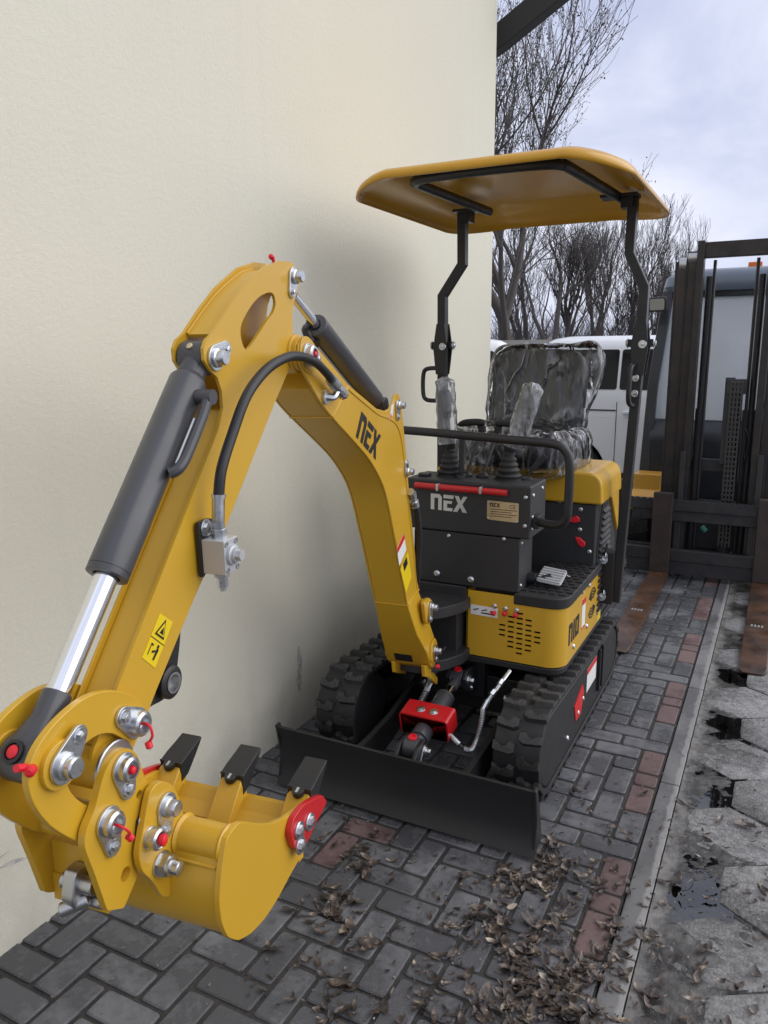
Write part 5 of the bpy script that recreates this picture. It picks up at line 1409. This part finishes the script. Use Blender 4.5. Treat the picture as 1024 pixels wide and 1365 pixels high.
# centre lift chain
b = MB()
for k in range(34):
    z = .25 + k * .034
    for dx in (-.034, -.011, .011, .034): b.box((FC + .065 + dx, 5.82, z), (.012, .018, .030))
    b.cyl((FC + .065 - .042, 5.82, z + .017), (FC + .065 + .042, 5.82, z + .017), .008, n=8)
b.build('lift_chain', mat('chain_steel', (.07, .065, .06), .45, .4), FK, smooth=False)
b = MB(); b.cyl((FC + .065, 5.88, .1), (FC + .065, 5.88, 1.36), .042, n=18); b.box((FC + .065, 5.865, 1.36), (.13, .09, .10)); b.box((FC + .02, 5.87, 1.12), (.06, .07, .6)); b.box((FC + .13, 5.87, .95), (.04, .05, .5)); b.build('centre_cylinder', FBLK, FK, bevel=.004)
b = MB(); b.tube(spline([(FC + .12, 5.84, 1.1), (FC + .17, 5.82, 1.02), (FC + .16, 5.84, .9), (FC + .13, 5.85, .8)], 5), .008, 6); b.build('mast_hose', HOSE, FK)
k_ = MB(); k_.tube([(FC - .09, 5.85, .36), (FC - .06, 5.84, .33)], .02, 8); k_.build('grease_fitting', mat('teal_plastic', (.05, .28, .22), .4), FK)
# cab
CY0, CY1 = 6.55, 7.75
b = MB()
b.prism(rc([(6.45, .30), (6.45, .95), (6.56, 1.08), (7.9, 1.08), (8.3, .80), (8.3, .30)], .05, 4), FC - .59, FC + .59, 'yz')
bd = b.build('body', FBLU, FK, bevel=.02)
def post(pts, w, name='pillar', m=FBLU):
    b = MB(); b.tube(pts, 0, rect=(w, w * 1.2)); return b.build(name, m, FK, bevel=.01)
for sg in (-1, 1):
    post([(FC + sg * .60, 6.46, .60), (FC + sg * .585, 6.55, 1.35), (FC + sg * .535, 6.72, 2.06)], .065)
    post([(FC + sg * .60, 7.8, .60), (FC + sg * .52, 7.75, 2.06)], .07)
    b = MB(); b.prism([(6.45, .55), (7.8, .55), (7.8, .98), (6.51, .98)], FC + sg * .565, FC + sg * .60, 'yz'); b.build('side_panel', FBLU, FK, bevel=.008)
    b = MB(); b.rings([[(FC + sg * .580, 6.56, 1.0), (FC + sg * .580, 7.75, 1.0), (FC + sg * .525, 7.72, 2.02), (FC + sg * .525, 6.74, 2.02)], [(FC + sg * .574, 6.56, 1.0), (FC + sg * .574, 7.75, 1.0), (FC + sg * .519, 7.72, 2.02), (FC + sg * .519, 6.74, 2.02)]]); b.build('side_window', WETG, FK, smooth=False)
b = MB(); b.rings([[(FC - .56, 6.55, 1.02), (FC + .56, 6.55, 1.02), (FC + .51, 6.74, 2.03), (FC - .51, 6.74, 2.03)], [(FC - .56, 6.556, 1.02), (FC + .56, 6.556, 1.02), (FC + .51, 6.746, 2.03), (FC - .51, 6.746, 2.03)]])
ws = b.build('windscreen', WETG, FK, smooth=False)
b = MB(); b.tube([(FC + .06, 6.54, 1.04), (FC + .33, 6.575, 1.28)], .012, 6); b.tube([(FC + .16, 6.55, 1.0), (FC + .44, 6.60, 1.20)], .008, 6); b.build('wiper', BLK, ws)
b = MB(); b.tube([(FC - .6, 6.53, .985), (FC + .6, 6.53, .985)], 0, rect=(.05, .07)); b.tube([(FC - .54, 6.73, 2.05), (FC + .54, 6.73, 2.05)], 0, rect=(.05, .07)); b.build('window_frame', FBLU, FK, bevel=.008)
b = MB()
rl = [rc([(FC - .57 + d, 6.66 + d), (FC + .57 - d, 6.66 + d), (FC + .57 - d, 7.9 - d), (FC - .57 + d, 7.9 - d)], .16, 6) for d in (.0, -.015, .0, .05, .14)]
b.rings([[(x, y, z) for x, y in r] for r, z in zip(rl, (2.06, 2.10, 2.17, 2.215, 2.235))]); rf_ = b.build('cab_roof', ROOFC, FK, sharp=40)
b = MB(); b.box((FC + .07, 6.9, 2.255), (.10, .06, .045)); b.build('marker_lamp', ORG, rf_, bevel=.008)
b = MB(); b.box((FC - .02, 7.35, 1.22), (.44, .12, .5)); b.box((FC - .1, 7.1, .98), (.48, .5, .14)); b.build('driver_seat', SEAT, FK, bevel=.05, seg=4)
b = MB(); b.lathe([(.15, -.012), (.165, 0), (.15, .012)], (FC - .05, 6.9, 1.18), (0, -.6, .8), 24, caps=False); b.tube([(FC - .05, 6.75, .95), (FC - .05, 6.9, 1.18)], .025, 8); b.build('steering_wheel', BLK, FK)
# mirror
b = MB(); b.tube([(FC - .54, 6.62, 1.93), (FC - .60, 6.48, 1.97)], .012, 6); mi = b.build('mirror_arm', BLK, FK)
b = MB(frame((FC - .575, 6.42, 1.955), (-.2, -1, -.1))); b.prism(rc([(-.055, -.07), (.055, -.07), (.055, .07), (-.055, .07)], .02, 3), -.03, .0, 'xy'); mh = b.build('mirror', BLK, mi, bevel=.01)
b = MB(frame((FC - .575, 6.42, 1.955), (-.2, -1, -.1))); b.prism(rc([(-.042, -.056), (.042, -.056), (.042, .056), (-.042, .056)], .014, 3), .0005, .002, 'xy'); b.build('mirror_glass', mat('mirror_glass', (.30, .30, .29), .3, .6), mh)
# wheels and fenders
for sg in (-1, 1):
    for y, r in ((6.42, .30), (7.75, .25)):
        x = FC + sg * .585
        b = MB(); b.lathe([(r * .62, -.10), (r * .9, -.105), (r, -.08), (r, .08), (r * .9, .105), (r * .62, .10)], (x, y, r - .04), (1, 0, 0), 36)
        wh = b.build('wheel', TYRE, FK, sharp=40)
        b = MB()
        for k in range(18):
            a = 2 * pi * k / 18
            for s2 in (-1, 1):
                c_ = Vector((x + s2 * .05, y + (r + .003) * cos(a + s2 * .08), r - .04 + (r + .003) * sin(a + s2 * .08)))
                b.box(c_, (.085, .035, .012), Matrix.Rotation(a - pi / 2, 3, 'X') @ Matrix.Rotation(s2 * .35, 3, 'Z'))
        b.build('tread', TYRE, wh)
        b = MB(); b.lathe([(r * .6, -.06), (r * .55, .04), (r * .2, .05), (.02, .06)], (x, y, r - .04), (sg, 0, 0), 24); b.build('rim', FYEL, wh)
    b = MB(); pf = [(6.42 + .335 * cos(a), .275 + .335 * sin(a)) for a in [pi * .16 + pi * .72 * q / 10 for q in range(11)]]
    x0, x1 = sorted((FC + sg * .44, FC + sg * .645))
    b.prism(pf + [(p[0] * .97 + 6.42 * .03, p[1] * .97 + .275 * .03) for p in pf][::-1], x0, x1, 'yz')
    b.box(((x0 + x1) / 2, 6.32, .575), (.20, .20, .17)); b.build('fender', FYEL, FK, bevel=.015)
    b = MB(); b.box(((x0 + x1) / 2, 6.1, .455), (.24, .12, .05)); b.build('step', FBLK, FK, bevel=.005)
    b = MB(); b.box(((x0 + x1) / 2 - sg * .0, 6.08, .10), (.22, .06, .10)); b.build('axle_bracket', FBLK, FK, bevel=.005)
b = MB(); b.box((FC, 6.25, .30), (.8, .3, .34)); b.build('front_axle', FBLK, FK, bevel=.02)

# ------------------------------------------------------------------ vans
VW = mat('van_white', (.82, .83, .83), .28, coat=.5, var=(2.0, .3, (.74, .75, .76)))
VG = mat('van_glass', (.010, .011, .013), .08, spec=.35)
SEAM = mat('door_seam', (.05, .05, .05), .7)
RIMM = mat('steel_rim', (.35, .35, .36), .35, .8)
def make_van(name, loc, rot, label):
    """length runs +x from the rear; right side faces -y"""
    o = thing(name, loc, label, 'van', 'white vans parked behind the excavator')
    H = 1.84; Lg = 4.6; W = .90
    def mk(mb, nm, m, par, **k):
        ob = mb.build(nm, m, None, **k); ob.parent = par; return ob
    b = MB()
    # shoulder-up shell: rounded-rectangle rings
    def ring(z, x0, x1, w, r): return [(x, y, z) for x, y in rc([(x0, -w), (x1, -w), (x1, w), (x0, w)], r, 6)]
    b.rings([ring(.94, .0, 4.52, W, .12), ring(1.12, .01, 4.25, W, .13), ring(1.20, .015, 4.05, W - .005, .14), ring(1.62, .06, 3.35, W - .085, .17), ring(1.70, .075, 3.22, W - .105, .18), ring(1.76, .10, 3.12, W - .13, .19), ring(1.80, .16, 3.02, W - .20, .2), ring(1.825, .28, 2.9, W - .34, .2)])
    body = mk(b, 'body', VW, o, sharp=50)
    b = MB()
    def arch(cx): return [(cx + .37 * cos(a), .33 + .37 * sin(a)) for a in [pi - pi * k / 14 for k in range(15)]]
    low = [(.0, .30)] + arch(.50) + arch(3.75) + [(4.58, .30), (4.60, .62), (4.50, .945), (.0, .945)]
    for s in (-1, 1): b.prism(low, s * (W - .05), s * W, 'xz')
    b.box((.05, 0, .75), (.10, 1.7, .38)); b.box((4.50, 0, .58), (.12, 1.66, .56)); 
    mk(b, 'lower_body', VW, o, bevel=.015)
    b = MB(); b.box((2.3, 0, .50), (4.4, 1.5, .5)); mk(b, 'wheel_well', VOID, o)
    b = MB(); b.box((.03, 0, .38), (.16, 1.74, .2)); b.box((4.56, 0, .38), (.16, 1.7, .22)); mk(b, 'bumper', VW, o, bevel=.04)
    for x in (.50, 3.75):
        for s in (-1, 1):
            b = MB(); b.lathe([(.19, -.10), (.29, -.105), (.325, -.07), (.325, .07), (.29, .105), (.19, .10)], (x, s * (W - .13), .325), (0, 1, 0), 32); wh = mk(b, 'wheel', TYRE, o, sharp=40)
            b = MB(); b.lathe([(.195, -.02), (.185, .06), (.15, .07), (.06, .06), (.05, .085), (.01, .09)], (x, s * (W - .13), .325), (0, s, 0), 24); mk(b, 'rim', RIMM, wh)
    # side glass follows the inclined shoulder
    def yz(z): 
        for (z0, w0), (z1, w1) in zip(((1.20, W - .005), (1.62, W - .085)), ((1.62, W - .085), (1.70, W - .105))):
            if z <= z1: return w0 + (w1 - w0) * (z - z0) / (z1 - z0)
        return W - .105
    for s in (-1, 1):
        for x0, x1 in ((.24, .955), (.985, 2.12), (2.18, 3.55)):
            rr = [.09 if x0 < .3 else .03, .03, .03 if x1 < 3 else .03, .09 if x0 < .3 else .03]
            pt = rc([(x0, 1.245), (x1, 1.245), (min(x1, 3.30) if x1 > 3 else x1, 1.675), (x0 + (.03 if x0 < .3 else 0), 1.675)], rr, 4)
            b = MB(); b.rings([[(x, s * (yz(z) - .004), z) for x, z in pt], [(x, s * (yz(z) + .005), z) for x, z in pt]]); mk(b, 'side_window', VG, o, smooth=False)
        b = MB(); b.box((.97, s * (W + .0005), .72), (.008, .004, .78)); b.box((2.15, s * (W + .0005), .72), (.008, .004, .78)); b.box((.55, s * (W + .002), 1.02), (.82, .008, .016)); mk(b, 'door_seam', SEAM, o, smooth=False)
        b = MB(); b.box((1.12, s * (W + .02), 1.0), (.16, .03, .035)); mk(b, 'door_handle', VW, o, bevel=.008)
        b = MB(); b.prism(rc([(-.02, .62), (.0, .60), (.02, .95), (-.01, 1.12)], .0, 1), s * (W - .14), s * (W - .01), 'xz'); mk(b, 'tail_lamp', DECR, o)
    b = MB(); b.prism(rc([(-.62, 1.20), (.62, 1.20), (.56, 1.60), (-.56, 1.60)], .06, 4), .0, .006, 'xy'); q = b.build('rear_window', VG, None, smooth=False)
    q.data.transform(Matrix(((0, 0, -1, .012), (1, 0, 0, 0), (0, 1, .12, 0), (0, 0, 0, 1)))); q.parent = o
    b = MB(); b.rings([[(4.06, -.70, 1.20), (4.06, .70, 1.20), (3.36, .64, 1.62), (3.36, -.64, 1.62)], [(4.07, -.70, 1.21), (4.07, .70, 1.21), (3.37, .64, 1.63), (3.37, -.64, 1.63)]]); mk(b, 'windscreen', VG, o, smooth=False)
    o.rotation_euler = (0, 0, rot)
    return o
make_van('van', (-2.56, 9.62, -.05), radians(-2), 'white van with dark side windows whose rear wheel shows behind the wrapped seat')
make_van('van', (-3.40, 10.15, -.05), radians(210), 'white van whose rear corner just shows past the edge of the cream wall')

# small shed roof between the vans
SHW = mat('weathered_board', (.11, .10, .085), .8, var=(12, .8, (.16, .15, .12)), bump=(60, .5))
sh = thing('shed', (-5.35, 15.5, 0), 'low weathered shed with dark open front between the two white vans', 'shed')
b = MB(); b.box((-5.35, 16.3, .82), (1.9, 1.6, 1.6)); b.build('shed_body', mat('shed_front_shade', (.03, .03, .03), .8), sh)  # closed box; dark colour stands for shade inside the open front
b = MB(); b.box((-5.35, 16.1, 1.76), (2.1, 2.2, .10), Matrix.Rotation(.06, 3, 'X')); b.build('shed_roof', SHW, sh, bevel=.01)

# ------------------------------------------------------------------ bare trees
BARK = mat('bark', (.058, .050, .042), .85, bump=(25, .8, 5, .02), var=(3, .7, (.10, .092, .075)))
TWIG = mat('twig_bark', (.078, .068, .062), .8)
LEAFT = mat('dry_leaves', (.075, .060, .040), .8, var=(2, .8, (.11, .085, .05)))
def tree(loc, h, r, sd, label, spread=.55, forks=2, upright=.35, leaf=0, depth=6, split=1.0, lean=(0, 0)):
    R = random.Random(sd)
    o = thing('bare_tree', loc, label, 'tree', 'bare trees behind the vans')
    tr, cr, lf = MB(), MB(), MB()
    def grow(p, d, L, rad, lev):
        n = 4 if lev < 3 else 3
        pts = [Vector(p)]; dd = Vector(d)
        for k in range(n):
            dd = (dd + Vector((R.uniform(-1, 1), R.uniform(-1, 1), R.uniform(-.4, .9))) * (.10 + .035 * lev) + Vector((0, 0, upright * .10))).normalized()
            pts.append(pts[-1] + dd * (L / n))
        r1 = rad * .62
        rs = [rad + (r1 - rad) * k / n for k in range(n + 1)]
        tgt = tr if lev == 0 else cr
        tgt.tube(pts, [max(q, .0042) for q in rs], (10, 7, 5, 4, 3, 3, 3, 3)[lev], caps=(lev == 0))
        if lev >= depth:
            if leaf and R.random() < leaf:
                for _ in range(5):
                    c = pts[R.randrange(1, n + 1)] + Vector((R.gauss(0, .06), R.gauss(0, .06), R.gauss(0, .06)))
                    u_ = Vector((R.uniform(-1, 1), R.uniform(-1, 1), R.uniform(-1, 1))).normalized(); v_ = u_.orthogonal().normalized(); s = R.uniform(.018, .036)
                    i = [lf.pt(c + u_ * s), lf.pt(c + v_ * s * .6), lf.pt(c - u_ * s), lf.pt(c - v_ * s * .6)]; lf.face(i)
            return
        kids = forks + (1 if R.random() < .45 else 0)
        for k in range(kids):
            f = 1.0 if k == 0 else R.uniform(.3, 1.0)
            x = f * n; i = min(int(x), n - 1); q = pts[i].lerp(pts[i + 1], x - i)
            a = R.uniform(0, 2 * pi); e = dd.orthogonal().normalized(); e2 = dd.cross(e)
            sp = spread * R.uniform(.55, 1.25) * (.6 if k == 0 else 1.15)
            nd = (dd + (e * cos(a) + e2 * sin(a)) * sp).normalized()
            if nd.z < -.25: nd.z *= -.3
            rr2 = rad * (.62 if k == 0 else R.uniform(.38, .56))
            grow(q, nd, L * R.uniform(.62, .86) * (1 if lev else split), rr2, lev + 1)
    grow(Vector(loc), Vector((lean[0], lean[1], 1)).normalized(), h, r, 0)
    tr.build('trunk', BARK, o, recalc=False, sharp=60)
    cr.build('crown', TWIG, o, recalc=False, sharp=60)
    if lf.f: lf.build('leaves', LEAFT, o, recalc=False, smooth=False)
    return o
tree((-5.75, 17.5, -.05), 2.5, .21, 13, 'tallest tree by the cream wall, forked, still holding a few dry brown leaves', .52, 3, .85, leaf=.6, depth=6, split=1.25, lean=(-.03, 0))
tree((-6.5, 24.0, -.05), 2.0, .16, 23, 'bare tree with a thin straight trunk right of the forked leafy tree', .5, 2, .7, depth=7)
tree((-7.0, 27.0, -.05), 1.9, .17, 35, 'bare tree with reddish grey twigs above the white van roof', .42, 3, .8, depth=6)
tree((-8.0, 26.0, -.05), 2.0, .15, 41, 'bare tree seen between the fork of the leafy tree', .5, 2, .6, depth=7)
tree((-4.5, 30.0, -.05), 2.0, .12, 52, 'bare tree with steep upright twigs just left of the forklift mast', .30, 3, 1.2, depth=6)
tree((-4.5, 25.0, -.05), 1.7, .11, 64, 'slender bare tree behind the canopy post nearest the forklift', .42, 3, .8, depth=6)
tree((-7.2, 32.0, -.05), 2.1, .16, 77, 'distant bare tree behind the thin straight trunk', .48, 3, .7, depth=6)
tree((-10.2, 33.0, -.05), 2.1, .16, 83, 'distant bare tree at the far left close to the cream wall edge', .48, 3, .7, depth=6)
# low thicket of twigs behind the vans
th = MB(); R = random.Random(5)
for k in range(5200):
    y = R.uniform(27, 40); x = R.uniform(-.36, -.02) * y + R.uniform(-.5, .5)
    p = Vector((x, y, -.05 + R.uniform(0, 1.2))); d = Vector((R.uniform(-.6, .6), R.uniform(-.4, .4), 1)).normalized(); L = R.uniform(.8, 2.6)
    q = p + d * L * .5 + Vector((R.gauss(0, .05), 0, 0)); e = q + (d + Vector((R.uniform(-.6, .6), 0, .1))).normalized() * L * .5
    th.tube([p, q, e], [.011, .008, .004], 3, caps=False)
tag(th.build('thicket', TWIG, None, recalc=False), 'mass of bare grey brushwood behind the parked vans', 'brushwood', kind='stuff')

# ------------------------------------------------------------------ fallen leaves
def m_leaf(m, N, L, b, geo, ns, col):
    oi = N.new('ShaderNodeObjectInfo')
    n = ns(34, 2)
    ad = N.new('ShaderNodeMath'); ad.operation = 'ADD'; L.new(n.outputs['Fac'], ad.inputs[0]); 
    r2 = N.new('ShaderNodeMath'); r2.operation = 'MULTIPLY_ADD'; r2.inputs[1].default_value = .25; r2.inputs[2].default_value = -.12; L.new(oi.outputs['Random'], r2.inputs[0]); L.new(r2.outputs[0], ad.inputs[1])
    rp = N.new('ShaderNodeValToRGB'); e = rp.color_ramp.elements
    e[0].position = .34; e[0].color = (.022, .017, .015, 1); e[1].position = .72; e[1].color = (.42, .355, .28, 1)
    k = e.new(.5); k.color = (.058, .042, .034, 1); k = e.new(.62); k.color = (.16, .122, .094, 1)
    L.new(ad.outputs[0], rp.inputs[0]); L.new(rp.outputs[0], b.inputs['Base Color'])
LEAF = mat('fallen_leaf', (.12, .08, .06), .42, extra=m_leaf, bump=(150, .4))
def leaf_pts(R, s, curl):
    """small curled blade: returns points and faces"""
    L_, W_ = s, s * R.uniform(.20, .55)
    pts = []; m = 5
    for k in range(m):
        f = k / (m - 1); w = W_ * .5 * (sin(pi * (.06 + .9 * f)) ** .8); z = curl * s * (2 * f - 1) ** 2 * R.uniform(.5, 1.3)
        ez = R.uniform(.0, .3) * w * 1.6
        tw = R.uniform(-.15, .15)
        for q in (-1, 0, 1): pts.append(Vector(((f - .5) * L_, q * w, z + abs(q) * ez + q * tw * w)))
    fc = []
    for k in range(m - 1):
        for q in (0, 1):
            a = k * 3 + q; fc.append((a, a + 1, a + 4, a + 3))
    return pts, fc
LM = []
R = random.Random(31)
for k in range(8):
    p, f = leaf_pts(R, 1.0, R.uniform(.05, .25)); mb = MB(); mb.v = p; mb.f = f; mb.fm = [0] * len(f)
    LM.append(mesh_of(mb, 'fallen_leaf', LEAF, recalc=False, sharp=180))
def dens(x, y):
    """how thick the litter lies"""
    a = 1.15 * math.exp(-((x + .42 + .10 * (y - 1.6)) / .16) ** 2) * math.exp(-((y - 1.62) / .42) ** 2)
    a += .8 * math.exp(-((x + .60) / .10) ** 2 - ((y - 2.12) / .13) ** 2)
    a += .30 * math.exp(-((x + .20) / .15) ** 2 - ((y - 1.58) / .33) ** 2)
    a += .95 * math.exp(-((x + 1.06) / .055) ** 2 - ((y - 1.74) / .10) ** 2) + .45 * math.exp(-((x + 1.10) / .05) ** 2 - ((y - 1.95) / .07) ** 2)
    a += .6 * math.exp(-((x + .595) / .04) ** 2 - ((y - 2.52) / .08) ** 2)
    a += .35 * math.exp(-((x + .78) / .12) ** 2 - ((y - 1.42) / .16) ** 2)
    a += .045
    return a * 1.0 * max(0.05, noise.noise(Vector((x * 7, y * 7, 1))) * 1.1 + noise.noise(Vector((x * 19, y * 19, 2))) * .8 + .42)
lit = MB(); n_one = 0
tries = 0
while tries < 36000:
    tries += 1
    x, y = R.uniform(-1.35, .12), R.uniform(1.05, 2.75)
    if y < 1.3 and x < -.95: continue
    if R.random() > dens(x, y): continue
    if y > 2.1 and -1.6 < x < -.58: continue
    s = R.choice((.010, .012, .015, .018, .022, .026, .032, .042, .055)) * R.uniform(.7, 1.15)
    Mx = Matrix.Translation((x, y, .004 + R.uniform(0, .012) * min(1, dens(x, y)))) @ Matrix.Rotation(R.uniform(0, 2 * pi), 4, 'Z') @ Matrix.Rotation(R.gauss(0, .22), 4, 'X') @ Matrix.Rotation(R.gauss(0, .15), 4, 'Y') @ Matrix.Scale(s, 4)
    if s > .034 and n_one < 110:
        o = inst('fallen_leaf', LM[R.randrange(8)], None, Mx); n_one += 1
        tag(o, 'larger curled dry brown leaf lying on the wet grey pavers', 'leaf', 'larger fallen leaves on the paving'); continue
    p, f = leaf_pts(R, 1.0, R.uniform(.05, .28)); b0 = len(lit.v)
    lit.v += [Mx @ q for q in p]; lit.f += [tuple(b0 + i for i in q) for q in f]; lit.fm += [0] * len(f)
for k in range(9000):
    x, y = R.uniform(-1.35, .12), R.uniform(1.05, 2.7)
    if R.random() > .9 * dens(x, y) or (y > 2.1 and x < -.58): continue
    s = R.uniform(.002, .007); a = R.uniform(0, 6.3); z = .0035 + R.uniform(0, .004)
    i = [lit.pt((x + s * cos(a + q) * f, y + s * sin(a + q) * f, z + R.uniform(0, .002))) for q, f in ((0, 1), (1.7, .5), (3.1, 1), (4.6, .6))]; lit.face(i)
for k in range(90):
    x, y = R.uniform(-1.2, .1), R.uniform(1.1, 2.4)
    if R.random() > .1 + dens(x, y) * 1.5: continue
    a, L_ = R.uniform(0, pi), R.uniform(.03, .10); q = Vector((x, y, .006))
    lit.tube(spline([q, q + Vector((cos(a), sin(a), R.uniform(0, .1))) * L_ * .5, q + Vector((cos(a + .3), sin(a + .3), 0)) * L_], 3), R.uniform(.0006, .0014), 4)
tag(lit.build('leaf_litter', LEAF, None, recalc=False, sharp=180), 'wet brown leaf litter drifted along the kerb before the blade', 'leaf litter', kind='stuff')
# crumbs of leaf and grit
gt = MB()
for k in range(2600):
    x, y = R.uniform(-1.6, .4), R.uniform(.9, 3.6)
    if R.random() > .15 + dens(x, y): continue
    s = R.uniform(.0015, .005); c = Vector((x, y, .003)); a = R.uniform(0, 6)
    gt.box(c, (s * 2, s, s * .7), Matrix.Rotation(a, 3, 'Z'))
GRIT = mat('grit', (.24, .21, .17), .8, var=(40, 1.0, (.05, .045, .04)))
tag(gt.build('grit', GRIT, None, recalc=False, smooth=False), 'fine light grit and leaf crumbs scattered over the paving', 'grit', kind='stuff')
